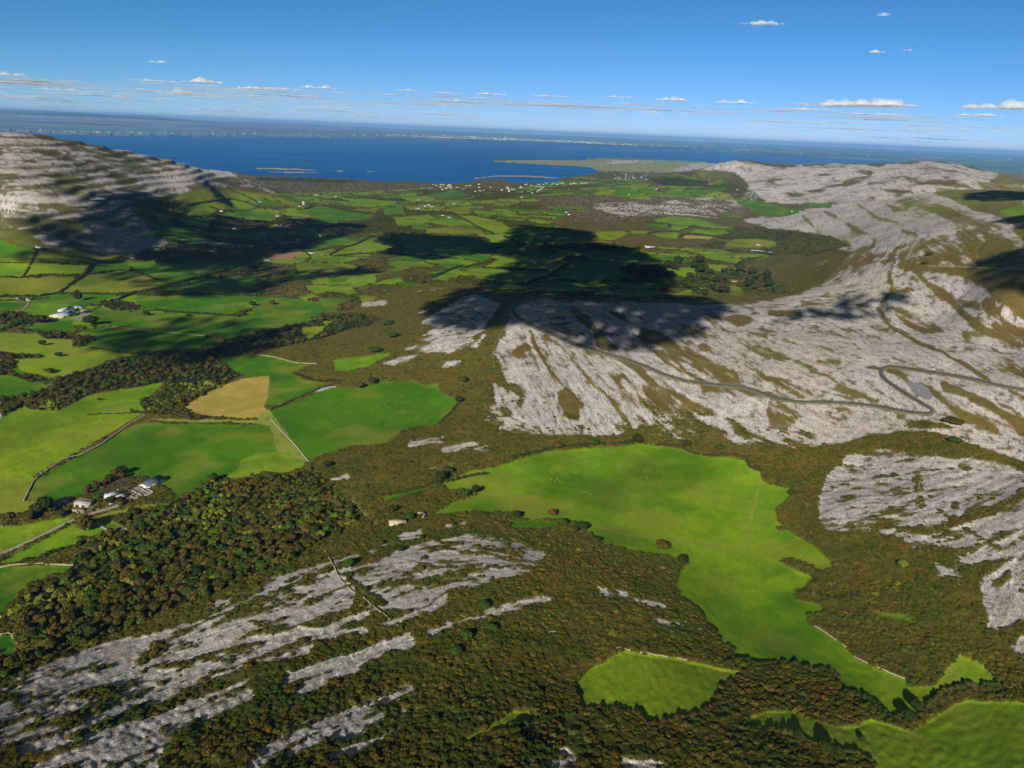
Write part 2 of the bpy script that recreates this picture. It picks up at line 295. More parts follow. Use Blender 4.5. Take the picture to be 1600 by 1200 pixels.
V(Z(*Q, "930,220 1000,300 1120,370 1200,470 1300,550 1380,610"), 9, .02, 16); V(Z(*Q, "680,450 760,560 860,610 960,670 1100,730 1250,810 1380,890"), 8, .05); V(Z(*Q, "90,740 250,810 400,890 500,960 670,1030"), 6, .08, 10)
V(Z(*Q, "1100,930 1250,990 1400,1070 1600,1180"), 14, .03); V(Z(*Q, "760,830 900,900 1050,980 1150,1060 1300,1140 1400,1200"), 11, .15); V(Z(*Q, "780,150 750,250 780,330 690,440"), 9, .1); V(Z(*Q, "560,160 700,150 850,130"), 4, .2)
V(Z(*Q, "0,710 100,770"), 12); V(Z(*Q, "90,650 300,680 450,710 580,750"), 5, .15); PV(Z(*Q, "740,430 860,440 1050,540 1120,600 1000,610 860,560"), .08)
PV(Z(*Q, "0,990 100,1050 200,1130 120,1200 0,1200"), .08); PV(Z(*Q, "200,390 400,405 380,440 200,440"), .1); PV(Z(*Q, "0,460 200,460 210,490 150,505 0,490"), .05); PV(Z(*Q, "1210,590 1600,560 1600,690 1400,640 1220,640"), .06)
V(Z(*Q, "1450,930 1600,1010"), 6); V(Z(*Q, "430,940 560,1000"), 8); V(Z(*Q, "310,770 450,790"), 6, .1); V(Z(*Q, "620,620 690,640"), 7); V(Z(*Q, "650,560 740,580"), 8); V(Z(*Q, "370,590 520,640"), 3); V(Z(*Q, "530,670 620,740 760,745 900,800"), 3, .25)
V(Z(*Q, "620,900 700,980"), 8); V(Z(*Q, "1240,690 1400,740 1600,830"), 4, .3); V(Z(*Q, "1480,800 1600,880"), 26, .3); V(Z(*Q, "760,350 900,330"), 9, .1); V(Z(*Q, "480,430 660,435"), 6, .2); V(Z(*Q, "900,250 930,270"), 6)
V(Z(*Q, "1200,410 1300,430"), 14, .15); V(Z(*Q, "1380,420 1450,560 1600,600"), 22, .35); V(Z(*Q, "0,870 120,940 230,1010"), 5, .2); PV(Z(*Q, "870,1180 960,1150 1100,1170 1200,1200 880,1200"), .05); PV(Z(*Q, "700,1050 760,1060 770,1090 700,1080"), .1)
V(Z(*Q, "20,870 100,930"), 6); V(Z(*Q, "1000,-10 900,60 830,120"), 6)
Q = (1200, 640)
V(Z(*Q, "1640,500 1400,640 1200,710 1000,770 850,760"), 13, .03); V(Z(*Q, "1240,760 1400,840 1470,880"), 7); V(Z(*Q, "940,420 940,560 960,640"), 12, .15); PV(Z(*Q, "500,700 660,660 800,690 900,720 880,790 700,760 520,770"), .3)
V(Z(*Q, "1050,620 1160,700"), 5); V(Z(*Q, "1180,600 1150,690"), 10, .1); V(Z(*Q, "1250,640 1360,620"), 12, .08); V(Z(*Q, "1500,1060 1450,1090"), 14, .2); V(Z(*Q, "440,580 500,560"), 12, .1); V(Z(*Q, "1200,340 1240,360"), 10, .1); V(Z(*Q, "400,500 560,440"), 4, .3)
V(Z(*Q, "1100,880 1250,870 1420,800 1600,740"), 8, .12); V(Z(*Q, "780,620 900,660"), 10, .2); V(Z(*Q, "1300,600 1420,560"), 4, .2)
# right hill: band of grass between ledges
Q = (1200, 170)
PV(Z(*Q, "680,590 900,550 1030,545 1150,620 1400,720 1500,760 1600,830 1600,1000 1150,1000 1000,960 860,990 830,900 980,820 1140,760 1150,730 1000,680 900,640 800,650 740,600"), .12)
PV(Z(*Q, "1000,480 1600,440 1600,860 1500,740 1400,700 1200,610 1050,545"), .06)
V(Z(*Q, "1030,550 1150,600 1300,660 1440,700 1510,745"), 11, .85); V(Z(*Q, "1480,770 1560,830 1600,860"), 12, .7); V(Z(*Q, "900,640 960,660 1050,690 1150,750"), 16, .75); V(Z(*Q, "760,580 840,610"), 8, .7)
V(Z(*Q, "220,670 300,750 350,820"), 6, .08); V(Z(*Q, "350,640 430,680 520,740 600,780 660,810 660,850 600,880"), 6, .08); V(Z(*Q, "560,600 640,650 700,690 810,710"), 5, .08); V(Z(*Q, "480,700 560,740"), 3, .2)
V(Z(*Q, "840,760 930,790 900,840 800,870 760,960"), 6, .12); V(Z(*Q, "480,830 520,850 500,880"), 4); V(Z(*Q, "1300,740 1340,830 1300,900 1340,960"), 6, .4); V(Z(*Q, "1080,960 1150,965"), 12, .6); V(Z(*Q, "1220,940 1280,970"), 14, .6)
V(Z(*Q, "600,880 500,920 400,950 300,990"), 12, .1); V(Z(*Q, "640,900 560,1000 500,1060 400,1120 300,1200"), 7, .3); V(Z(*Q, "1250,740 1330,760"), 8, .5)
# far-hill joints
V(Z(*Q, "0,525 200,530 300,510 480,470 600,420"), 4, .1); V(Z(*Q, "480,470 620,420 640,390"), 10, .2); V(Z(*Q, "700,500 900,520 880,490"), 3); V(Z(*Q, "980,460 1180,465"), 4, .15); V(Z(*Q, "640,460 850,440 1000,500"), 12, .5); V(Z(*Q, "300,390 420,440 600,400"), 8, .4)
V(Z(*Q, "820,400 900,440 980,400"), 4, .25); V(Z(*Q, "640,350 700,355"), 5, .1); V(Z(*Q, "0,450 80,440"), 3); V(Z(*Q, "640,550 830,540"), 4, .3); V(Z(*Q, "1100,430 1300,470"), 3, .2)
# left hill seams
Q = (0, 170)
for s, w, d in (("0,250 200,265 360,265", 7, .25), ("40,235 130,205", 3, .1), ("250,300 400,260 520,235", 4, .1), ("400,300 430,270", 8, .15), ("480,360 560,320 640,260", 3, .1), ("540,265 700,255", 5, .15), ("600,300 800,270", 5, .3), ("130,345 210,315", 3, .1),
    ("280,400 330,340", 5, .2), ("20,340 200,380", 4, .3), ("0,410 220,430 500,410 700,390", 3, .15), ("600,380 860,330 1000,310", 3, .2), ("640,400 900,370 1100,325", 3, .05), ("300,455 500,440 760,420 900,400 1070,380", 3, .05), ("0,510 120,505 250,480 420,500 560,490 760,460 960,440 1100,425", 5, .05),
    ("0,530 200,530 400,520 650,500", 7, .3), ("740,500 860,520", 12, .3), ("1000,530 1150,490 1300,450 1500,440", 8, .1), ("250,600 400,610 500,600 560,620 380,640", 7, .1), ("0,650 200,670 360,700 600,690 760,640", 7, .12), ("0,710 200,720 400,740 240,760 130,790", 16, .1), ("520,790 640,790 720,780", 6, .2),
    ("380,870 550,880 620,915", 14, .1), ("30,590 140,550", 4, .2), ("1150,420 1300,420", 8, .3)): line(rock, Z(*Q, s), w, d)

# --- pastures   1 bright 2 vivid 3 olive 4 tan 5 yellow-green 6 rough 7 dark 8 brown tilth 9 tawny
F = lambda s, k: (poly(fld, s, k), poly(rock, s, 0.0))
F(P("690,757 712,747 732,737 775,730 800,722 850,707 902,702 950,699 1000,694 1050,699 1087,707 1107,715 1137,715 1165,720 1170,732 1187,737 1190,750 1200,757 1237,765 1242,770 1230,780 1210,797 1215,815 1232,830 1275,857 1305,885 1285,893 1260,880 1235,873 1217,878 1240,890 1265,900 1270,905 1260,918 1245,925 1244,938 1282,947 1286,960 1260,962 1262,975 1285,987 1315,1007 1335,1030 1380,1050 1412,1062 1425,1075 1462,1072 1480,1045 1500,1025 1542,1042 1560,1072 1510,1075 1465,1087 1450,1105 1430,1120 1405,1115 1390,1127 1380,1107 1350,1090 1335,1085 1320,1085 1307,1060 1295,1050 1275,1050 1237,1040 1200,1040 1150,1032 1145,1017 1125,1007 1125,995 1100,977 1097,962 1080,947 1065,937 1057,920 1060,905 1065,890 1077,880 1070,870 1055,875 1040,870 1012,870 990,867 962,860 940,855 935,840 917,837 917,825 900,817 877,812 850,812 822,815 815,810 817,800 800,802 775,802 737,800 695,805 675,805 700,790 742,775 745,767 725,765 700,767"), 1)
F(P("795,815 877,815 858,828 795,827"), 2); F(P("595,780 650,765 670,758 668,766 625,778 600,785"), 2); F(Z(1200, 900, "650,230 850,250 940,310 850,290 700,260"), 2)
F(Z(800, 900, "640,490 700,465 830,490 1040,520 1180,550 1330,590 1430,600 1400,640 1370,660 1290,690 1280,740 1270,800 1210,830 1190,860 1100,880 1020,890 970,920 880,940 840,930 820,890 760,870 650,850 550,840 430,850 400,760 380,690 430,640 500,570 560,550"), 5)
F(Z(1200, 900, "-100,880 0,850 150,860 300,920 430,950 560,940 640,900 740,930 800,950 900,980 960,930 1050,880 1160,810 1250,780 1400,790 1560,790 1610,800 1610,1210 700,1210 560,1130 430,1110 250,1050 230,1000 0,970 -120,930"), 6)
F(P("695,1172 750,1145 787,1120 800,1113 835,1115 830,1130 800,1140 750,1155 712,1168"), 6)
F(P("422,642 462,630 500,612 517,606 550,607 580,602 585,595 617,596 650,595 657,602 685,600 690,615 700,620 717,625 717,635 682,665 640,668 625,677 607,692 575,697 550,697 505,712 482,722"), 2)
F(P("340,562 375,555 400,555 430,559 462,567 495,569 477,572 460,585 475,595 500,597 510,602 487,615 460,625 425,635 412,635 420,615 421,587 400,589 377,591 380,585 357,577 350,567"), 2)
F(P("285,639 312,620 350,602 380,592 400,589 421,587 420,615 412,635 420,650 400,655 350,655 320,650"), 4)
F(P("230,655 400,657 412,640 422,642 482,722 472,732 447,740 400,745 385,747 360,750 350,747 370,735 375,720 400,707 432,705 422,665 400,662 260,660"), 9)
F(P("400,710 432,705 460,716 482,722 472,732 447,740 400,745 385,747 360,750 350,747 370,735 375,720"), 6)
F(P("225,660 275,664 400,664 415,663 422,666 432,705 400,709 375,720 370,735 350,747 332,750 312,762 275,775 258,762 225,745 190,747 162,762 135,772 100,780 37,782 50,752 65,745 100,725 150,700 190,672"), 2)
F(Z(0, 640, "0,60 150,-20 180,0 300,10 550,10 870,40 750,110 550,230 400,310 230,410 190,460 150,570 300,575 160,650 0,665"), 5)
F(Z(0, 640, "0,740 200,715 400,680 470,660 330,760 150,840 0,905"), 5); F(Z(0, 640, "0,960 150,880 350,770 520,690 600,700 690,770 580,800 480,790 480,850 330,880 250,930 150,950 0,970"), 1)
F(Z(0, 640, "0,990 240,975 450,978 400,1040 250,1070 120,1150 60,1230 0,1290"), 2); F(Z(0, 900, "0,380 70,370 120,450 60,520 0,550"), 2); F(Z(0, 640, "580,670 640,650 900,600 1040,600 850,640 690,680 670,720"), 3); F(Z(0, 640, "600,700 650,760 700,750 780,740 680,680"), 2)
F(Z(0, 640, "800,650 1050,610 1100,540 1250,490 1180,530 1060,590"), 2)
Q = (0, 370)
for s, k in (("0,20 100,50 235,80 200,150 0,165", 2), ("0,165 195,165 150,245 0,245", 1), ("195,165 540,175 520,240 250,235 160,245", 5), ("240,90 450,95 760,120 780,150 560,160 220,155", 3), ("0,260 470,255 350,350 0,360", 3),
    ("540,240 800,205 1050,300 860,345 700,355 410,345 520,255", 3), ("570,165 950,155 1000,210 780,205 540,235", 2), ("820,210 1000,160 1390,215 1250,270 1080,300", 7), ("860,370 1600,370 1560,440 1450,490 900,460 850,400", 2), ("1000,340 1300,260 1600,240 1600,330 1300,350", 7),
    ("0,410 180,405 170,450 0,475", 2), ("310,380 680,375 620,410 300,415", 2), ("190,410 450,420 330,500 210,500 150,460", 1), ("560,460 880,470 1200,480 1500,500 1600,450 1600,600 1430,640 1150,600 700,560 620,520", 2),
    ("110,580 300,530 450,520 470,600 620,570 1150,605 1420,650 1300,700 1100,700 950,720 800,720 560,690 600,620 520,600 300,590", 2), ("0,600 230,610 280,640 450,640 450,700 600,710 870,740 700,770 560,830 400,870 280,870 130,840 90,770 270,760 260,740 60,730 0,720", 5),
    ("0,890 280,920 300,950 130,990 0,990", 2), ("140,1120 320,1110 450,1050 560,995 860,945 1030,905 960,980 870,1040 910,1100 870,1130 550,1120 300,1130 0,1220 0,1140", 1), ("0,545 30,550 20,580 0,585", 2)): F(Z(*Q, s), k)
Q = (400, 370)
for s, k in (("0,380 160,378 250,395 380,410 400,385 580,388 500,435 512,470 400,492 330,530 150,570 0,600", 2), ("260,380 350,355 400,375 300,400", 5), ("600,320 650,260 760,250 740,290 640,315", 1), ("440,250 600,245 560,280 470,280", 2), ("720,250 900,180 1060,175 900,215 800,240", 3),
    ("1090,270 1240,210 1300,240 1180,275 1100,280", 1), ("1330,200 1600,205 1500,240 1400,255 1320,225", 5), ("1430,190 1520,140 1600,135 1600,180 1480,200", 5), ("290,570 430,560 420,590 330,640 280,610", 5), ("410,530 480,530 440,560", 5),
    ("470,780 560,760 700,745 830,725 840,740 760,780 680,820 560,840 490,845 490,800", 1)): F(Z(*Q, s), k)
Q = (240, 290)
for s, k in (("100,75 260,30 460,25 560,95 480,80 300,105 160,110", 3), ("470,15 640,50 700,90 620,100", 3), ("190,135 300,110 400,150 340,190 210,190", 1), ("290,110 480,85 640,130 580,150 430,150", 5), ("440,165 700,160 790,190 760,225 600,215 430,190", 7), ("930,180 1020,120 1200,160 1390,185 1300,220 1120,220", 2),
    ("1160,80 1300,85 1520,100 1500,120 1300,120", 1), ("1200,150 1400,140 1390,175", 3), ("710,450 780,420 920,415 920,435 860,455 760,460", 8), ("930,400 1060,320 1330,330 1280,350 1120,380 1000,410", 2), ("1170,430 1200,385 1350,345 1480,380 1400,415", 5), ("0,240 120,260 400,300 700,290 1000,290 640,340 300,320 0,300", 7),
    ("0,530 200,480 420,470 440,540 200,600 0,650", 7), ("140,200 380,200 350,270 200,250", 7), ("1060,50 1300,60 1280,75 1100,70", 2)): F(Z(*Q, s), k)
Q = (560, 290)
for s, k in (("0,85 180,95 240,115 60,130 0,120", 1), ("400,60 600,30 700,60 560,80", 2), ("160,140 280,130 290,180 160,190", 2), ("220,200 440,180 470,205 400,240 240,250", 5), ("430,230 560,195 700,230 720,255 560,250", 1), ("420,270 600,255 760,275 800,305 420,300", 3), ("570,140 700,130 700,180 600,180", 3),
    ("620,185 720,190 900,230 950,270 900,300 800,290 700,230", 5), ("720,180 830,185 820,205 740,195", 2), ("860,200 1040,210 1030,225 880,215", 1), ("1060,180 1240,195 1230,205 1060,190", 1), ("1060,210 1230,235 1160,245 1060,225", 1), ("920,320 1400,300 1480,300 1440,350 1340,360 1180,370 1000,350", 7),
    ("740,310 900,310 960,350 800,330", 9), ("110,340 260,290 480,320 700,310 860,370 860,430 560,430 330,430 280,380", 7), ("0,360 60,350 220,385 150,420 0,440", 5), ("910,420 1080,400 1220,430 1180,460 960,450", 7), ("800,510 860,470 920,450 1310,475 1270,520 1100,530 860,520", 5), ("680,530 860,520 1190,540 1180,570 1060,610 900,610 700,575", 1),
    ("1240,580 1350,480 1600,490 1600,600 1400,595", 7), ("1150,600 1240,595 1440,640 1300,660", 7), ("1380,420 1600,405 1600,440 1400,440", 7), ("1480,290 1600,290 1600,340 1500,330", 1), ("1180,135 1400,125 1440,150 1240,150", 2)): F(Z(*Q, s), k)
Q = (900, 290)
for s, k in (("510,210 600,190 760,205 900,250 980,260 970,285 850,275 740,250 620,245 480,225", 1), ("450,240 580,242 570,265 440,255", 2), ("590,250 730,255 680,285 580,280", 1), ("470,300 640,290 640,320 620,335 540,330", 1), ("740,275 930,285 960,300 880,315 720,295", 1), ("660,310 860,320 840,335 680,330", 4),
    ("150,290 290,285 330,300 240,340 150,340", 5), ("340,285 460,285 440,305 350,305", 5), ("920,375 990,335 1120,330 1260,350 1240,390 1100,390 960,390", 3), ("590,410 740,410 730,430 600,430", 2), ("760,435 1040,460 1010,495 900,480 760,450", 5), ("220,455 400,425 640,440 740,465 680,490 560,490 480,500 350,490", 2),
    ("510,515 740,510 750,560 700,580 520,540", 1), ("820,490 1030,505 980,545 830,540", 5), ("940,425 1180,430 1160,455 1000,440", 5), ("1010,85 1120,90 1300,140 1440,155 1300,195 1160,190 1040,120", 2), ("1420,110 1600,108 1600,140 1480,140", 2), ("930,170 1040,190 1030,205 920,190", 2), ("260,60 400,55 480,85 380,90", 1),
    ("560,690 740,640 820,640 760,680 600,690", 5), ("110,670 500,670 540,690 300,700 120,690", 7), ("0,470 180,480 380,580 0,600", 7), ("240,610 560,610 580,650 260,650", 7), ("960,620 1040,640 1040,690 960,690", 3), ("560,35 800,25 860,50 700,70 560,60", 2)): F(Z(*Q, s), k)
F(Z(1200, 370, "0,30 45,35 60,55 0,80"), 3); F(P("1560,330 1600,320 1600,350"), 6)

# --- sea and shore
poly(sea, P("-60,203 0,204 90,209 200,212 400,213 600,216 800,220.5 1000,230 1200,241 1300,247 1450,254 1480,256 1440,257 1300,256 1112,255 1012,250 985,247.5 940,247 912,250 850,249.5 800,250 760,252 800,254 850,257 900,259 925,262 935,267 912,275 875,277 870,285 837,286 800,286 787,280 750,280 732,284 712,287 682,286 650,283 600,283.5 550,280 475,277 400,275 362,268 300,262 -60,262"), 1)
for s, w in (("400,262 470,264 535,267", 2.2), ("420,268 500,269", 1.4), ("574,266.5 588,267", 1.2), ("475,249.5 492,250", 1), ("780,274 830,275 870,277", 2), ("740,278 780,274", 1.6)):
    line(sea, P(s), w, 2)
poly(sea, Z(800, 170, "420,360 1000,355 1010,362 800,385 660,382"), 3)

worn = np.zeros((HH, WW), np.float32)
for s_, w_, d_ in (("917,820 960,830 1023,842 1100,850 1160,857", 3, 1), ("1160,860 1172,810 1183,770 1190,748", 3, 1), ("822,800 835,778 850,755 862,738 870,725", 2.0, .5), ("862,735 900,715 960,704", 3, .35), ("790,775 835,777 845,778", 4, .6), ("815,795 822,799", 5, .8), ("1085,770 1095,772", 5, .5), ("955,797 960,798", 4, .5),
    ("1384,1055 1388,1075 1384,1090", 4, .5), ("1405,1130 1430,1150 1470,1180", 10, .5), ("258,672 268,668", 5, .6), ("205,665 300,658 400,658", 3, .5), ("620,677 640,672 670,668", 6, .25), ("480,712 560,700", 4, .2)): line(worn, P(s_), w_, d_)
# strata direction guides: x, y, angle
GUIDE = np.array([tuple(map(float, t.split(','))) for t in """0,300,5 100,300,0 200,290,-8 300,290,8 150,250,8 100,350,0 250,250,20 330,275,22 200,350,0 100,1080,-22 300,1040,-20 500,950,-18 500,1070,-24 700,880,-5 650,930,-15 800,870,5 750,960,-18
850,940,-10 950,930,10 1000,950,25 400,1150,-28 600,1100,-20 850,1180,0 1000,1180,15 700,550,-20 640,580,-15 750,490,30 700,580,-18 800,600,65 850,560,60 880,640,62 950,620,55 1000,560,40 950,500,45 870,490,-10 1050,520,35 1100,600,38
1200,560,25 1200,650,25 1300,620,20 1300,520,20 1400,480,32 1500,560,28 1560,650,35 1450,620,35 1350,420,-60 1300,350,48 1350,340,40 1380,380,-60 1450,340,25 1500,390,35 1500,450,35 1250,470,0 1350,780,-5 1450,740,-10 1560,760,-30 1550,850,-30
1400,850,-10 1560,950,-70 1150,270,10 1300,280,8 1450,280,10 700,350,0 300,450,-5 1000,320,0 650,480,-25 600,560,-20 650,720,-15 750,700,-10 200,900,-30 1100,850,15 1400,980,15 1450,900,10""".split()])

CORK = P("1640,618 1600,609 1560,602 1520,592 1480,585 1440,579 1400,573 1386,573 1377,577 1376,585 1385,595 1400,605 1420,618 1440,630 1455,638 1460,643 1450,646 1430,645 1400,640 1370,634 1330,630 1290,628 1250,628 1210,622 1180,610 1160,604 1130,602 1100,599 1070,595 1040,586 1010,573 980,562 955,555 930,547 905,540 880,530 855,519 830,508 812,498 803,490 800,483 806,475 822,469 842,467")
FARMROAD = P("-20,876 0,866 30,853 60,839 90,824 115,812 130,808 150,800 170,795 185,790")
BRANCH = P("138,806 150,815 162,825 172,829 185,829 200,826"); TRACK = P("550,783 560,792 570,805 580,815 592,823"); TRACK2 = P("172,510 200,513 240,517 290,522 330,526 356,530")
LANE = P("45,473 42,480 34,485 20,488 0,492"); 
# ------------------------------------------------------------------ carry the outlines onto the lattice
U0, V0 = project(GX, GY, np.where(DG > 9000, 3, H))
dist = DG
def look(M, amp=0.0, sc=1.0):
    u, v = U0, V0
    if amp:
        k = np.clip(700/dist, 0.25, 1.6)
        u = u+(fbm(GX, GY, 26*sc, 3, 5)-.5)*amp*2.0*k + (vnoise(GX, GY, 7*sc, 8)-.5)*amp*.5*k
        v = v+(fbm(GX, GY, 26*sc, 3, 9)-.5)*amp*1.2*k + (vnoise(GX, GY, 7*sc, 12)-.5)*amp*.3*k
    return M[np.clip(v, 0, HH-1).astype(np.int32), np.clip(u, 0, WW-1).astype(np.int32)]
def blur(M, n):
    for _ in range(n):
        M = (M+np.roll(M, 1, 0)+np.roll(M, -1, 0))/3; M = (M+np.roll(M, 1, 1)+np.roll(M, -1, 1))/3
    return M
roadm = np.zeros((HH, WW), np.uint8)
line(roadm, CORK, 7, 1); line(roadm, FARMROAD, 6, 1); line(roadm, BRANCH, 5, 1); line(roadm, TRACK, 4, 1)
rock = blur(rock, 2)
worn_l = look(blur(worn, 1));
rk = look(rock, 7); vg = look(veg, 8); fd = look(fld, 2.0, .9); se = look(sea); rd = look(roadm)
out = (U0 < -40) | (U0 > 1640)
far = dist > 9000
se = np.where(~far & ((dist < 5300) | (H > 22) & (se == 1)), 0, se)
shore_far = V0 < 246+0.03*(U0-800)
land_far = far & (se != 1)
# streamline noise along the strata
gu, gv, ga = GUIDE[:, 0], GUIDE[:, 1], np.radians(GUIDE[:, 2])*2
bu = np.clip(U0, -100, 1700)[::8, ::8]; bv = np.clip(V0, 150, 1300)[::8, ::8]
C2 = 0; S2 = 0
for k in range(len(gu)):
    w = 1/(((bu-gu[k])**2+((bv-gv[k])*1.4)**2)+300)**1.6
    C2 = C2+w*math.cos(ga[k]); S2 = S2+w*math.sin(ga[k])
th = np.arctan2(S2, C2)/2
C2 = np.repeat(np.repeat(np.cos(2*th), 8, 0), 8, 1)[:NA, :ND]; S2 = np.repeat(np.repeat(np.sin(2*th), 8, 0), 8, 1)[:NA, :ND]
th = np.arctan2(S2, C2)/2 + (fbm(GX, GY, 90, 2, 40)-.5)*.35
dirU, dirV = np.cos(th).astype(np.float32), np.sin(th).astype(np.float32)
Ui, Uj = np.gradient(U0); Vi, Vj = np.gradient(V0)
det = Ui*Vj-Uj*Vi; det = np.where(np.abs(det) < .15, np.sign(det-1e-9)*.15, det)
di = (Vj*dirU-Uj*dirV)/det; dj = (-Vi*dirU+Ui*dirV)/det
nn = np.hypot(di, dj)+1e-6; cap = np.minimum(nn, 3)/nn; di = (di*cap).astype(np.float32); dj = (dj*cap).astype(np.float32)
del Ui, Uj, Vi, Vj, det, nn, cap
def octw(lam, far_lim): return np.clip(far_lim/dist-.25, 0, 1)
base = ((vnoise(GX, GY, 1.8, 20)-.5)*octw(1.8, 700)*1.1 + (vnoise(GX, GY, 3.0, 21)-.5)*octw(2.6, 1100)*1.3 + (vnoise(GX, GY, 5.5, 22)-.5)*octw(5, 2300)*1.2 + (vnoise(GX, GY, 12, 23)-.5)*octw(13, 4500)*.7
        + (vnoise(GX, GY, 30, 24)-.5)*np.clip(dist/1500, .2, 1)*.45 + (vnoise(GX, GY, 90, 25)-.5)*np.clip(dist/3000, .1, 1)*.8).astype(np.float32)
step = np.clip(1500/dist, 1.0, 4.0).astype(np.float32)
I0, J0 = np.meshgrid(np.arange(NA, dtype=np.float32), np.arange(ND, dtype=np.float32), indexing='ij')
def lic(b, K, st):
    acc = b.copy()
    for sg in (1, -1):
        pi, pj = I0.copy(), J0.copy()
        for k in range(K):
            ii = np.clip(pi, 0, NA-1).astype(np.int32); jj = np.clip(pj, 0, ND-1).astype(np.int32)
            pi = pi+sg*st*di[ii, jj]; pj = pj+sg*st*dj[ii, jj]
            ii = np.clip(pi, 0, NA-1).astype(np.int32); jj = np.clip(pj, 0, ND-1).astype(np.int32)
            acc += b[ii, jj]
    return acc/(2*K+1)
def norm(L):
    m = L[60:-60].mean(0); s = L[60:-60].std(0)+1e-5
    ker = np.ones(41)/41
    return ((L-np.convolve(m, ker, 'same'))/np.maximum(np.convolve(np.pad(s, 20, 'edge'), ker, 'valid'), 1e-5)).astype(np.float32)
L = norm(lic(base, 16, step*.8)); L2 = norm(lic(base, 5, step*.7))
spk = norm(base)
del base
wn = RG.randn(NA, ND).astype(np.float32)
joint = norm(lic(wn, 3, np.minimum(step, 1.6)))
S = .95*L+.50*L2+.15*spk+.18*wn+.40*joint; S = S/S[:, :].std()
q = np.clip(rk, .005, .995); thr = np.log(q/(1-q))/1.7
rockness = 1/(1+np.exp(-(thr-S)*3.6)); rockness = np.where(rk < .06, rockness*(S > 2.6), rockness)
rockness = np.where((fd > 0) | (rd > 0), 0, rockness).astype(np.float32)

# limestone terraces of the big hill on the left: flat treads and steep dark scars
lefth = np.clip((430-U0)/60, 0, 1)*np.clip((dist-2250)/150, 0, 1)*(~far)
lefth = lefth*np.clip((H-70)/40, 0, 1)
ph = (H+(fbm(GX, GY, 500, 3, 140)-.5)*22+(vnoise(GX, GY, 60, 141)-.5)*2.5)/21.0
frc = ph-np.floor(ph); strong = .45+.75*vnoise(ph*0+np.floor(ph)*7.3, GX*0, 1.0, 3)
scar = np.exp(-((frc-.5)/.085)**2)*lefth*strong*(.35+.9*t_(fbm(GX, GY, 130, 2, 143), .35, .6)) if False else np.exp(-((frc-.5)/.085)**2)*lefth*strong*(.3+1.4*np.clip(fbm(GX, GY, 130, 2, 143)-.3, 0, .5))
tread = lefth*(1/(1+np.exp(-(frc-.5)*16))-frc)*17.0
pits = np.clip(np.maximum((spk-1.15)*1.3, (L2-1.3)*1.2), 0, 1)*np.clip(2.4-dist/1500, .25, 1)
se = np.where((se == 2) & (vnoise(GX, GY, 260, 170) < .42), 1, se)
# valley patchwork of small walled pastures
isv = (vg == 4) & (fd == 0) & ~far
wx = GX+(fbm(GX, GY, 240, 2, 50)-.5)*160; wy = GY+(fbm(GX, GY, 240, 2, 55)-.5)*160
def cells(wx, wy, cs, seed):
    cx, cy = np.floor(wx/cs).astype(np.int32), np.floor(wy/cs).astype(np.int32)
    f1 = np.full(wx.shape, 1e9, np.float32); f2 = f1.copy(); idn = np.zeros(wx.shape, np.int32)
    for a in (-1, 0, 1):
        for b in (-1, 0, 1):
            qx, qy = cx+a, cy+b; h = ((qx*73856093) ^ (qy*19349663) ^ (seed*83492791)) & 0x7fffffff
            jx = (h % 1009)/1009.0; jy = ((h//1009) % 1013)/1013.0
            d = np.maximum(np.abs((qx+.15+.7*jx)*cs-wx), np.abs((qy+.15+.7*jy)*cs-wy)*1.0)+.25*np.hypot((qx+.15+.7*jx)*cs-wx, (qy+.15+.7*jy)*cs-wy)
            c = d < f1; f2 = np.where(c, f1, np.minimum(f2, d)); f1 = np.where(c, d, f1); idn = np.where(c, h, idn)
    return f1, f2-f1, idn
mv = isv
f1, edge, idn = cells(wx[mv], wy[mv]*.9, 138, 3)
kind = np.array([1, 2, 2, 5, 1, 3, 2, 5, 0, 0, 1, 2, 10, 3, 0, 5], np.uint8)[(idn//7) % 16]
hedge_e = np.zeros(GX.shape, np.float32); hedge_e[mv] = np.clip(1-edge/8.0, 0, 1)
fdv = fd.copy(); fdv[mv] = kind
fdv = np.where((fdv == 10), 0, fdv)
wooded = (fbm(GX, GY, 300, 3, 61) > .60) & isv
fdv = np.where(wooded, 0, fdv)
hedge_e = np.where(wooded, 0, hedge_e)
fd = np.where(hedge_e > .25, 0, fdv)

# ------------------------------------------------------------------ colours of the ground, some shade and haze painted in
n1 = fbm(GX, GY, 34, 5, 70); n2 = fbm(GX, GY, 9, 3, 74); n3 = fbm(GX, GY, 260, 3, 78); n4 = vnoise(GX, GY, 2.2, 79)
def mix(a, b, t): return a*(1-t[..., None])+b*t[..., None]
def C(*c): return np.array(lin(*c), np.float32)
t = lambda n, lo, hi: np.clip((n-lo)/(hi-lo), 0, 1)
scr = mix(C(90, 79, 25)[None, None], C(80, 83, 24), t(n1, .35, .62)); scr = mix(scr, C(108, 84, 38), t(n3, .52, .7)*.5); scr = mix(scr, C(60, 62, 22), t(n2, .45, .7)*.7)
scr = mix(scr, C(70, 76, 20), t(fbm(GX, GY, 120, 3, 151), .46, .6)*.5); scr = mix(scr, C(106, 93, 36), .55*t(V0, 1000, 780)*np.ones_like(n1) if False else .55*np.clip((dist-430)/350, 0, 1)); scr = scr*((0.62+.36*n4)*(1+.22*np.clip(wn, -2, 2)*np.clip(1.6-dist/2000, .3, 1)))[..., None]  # ground darkened to paint in the shade gaps between bushes
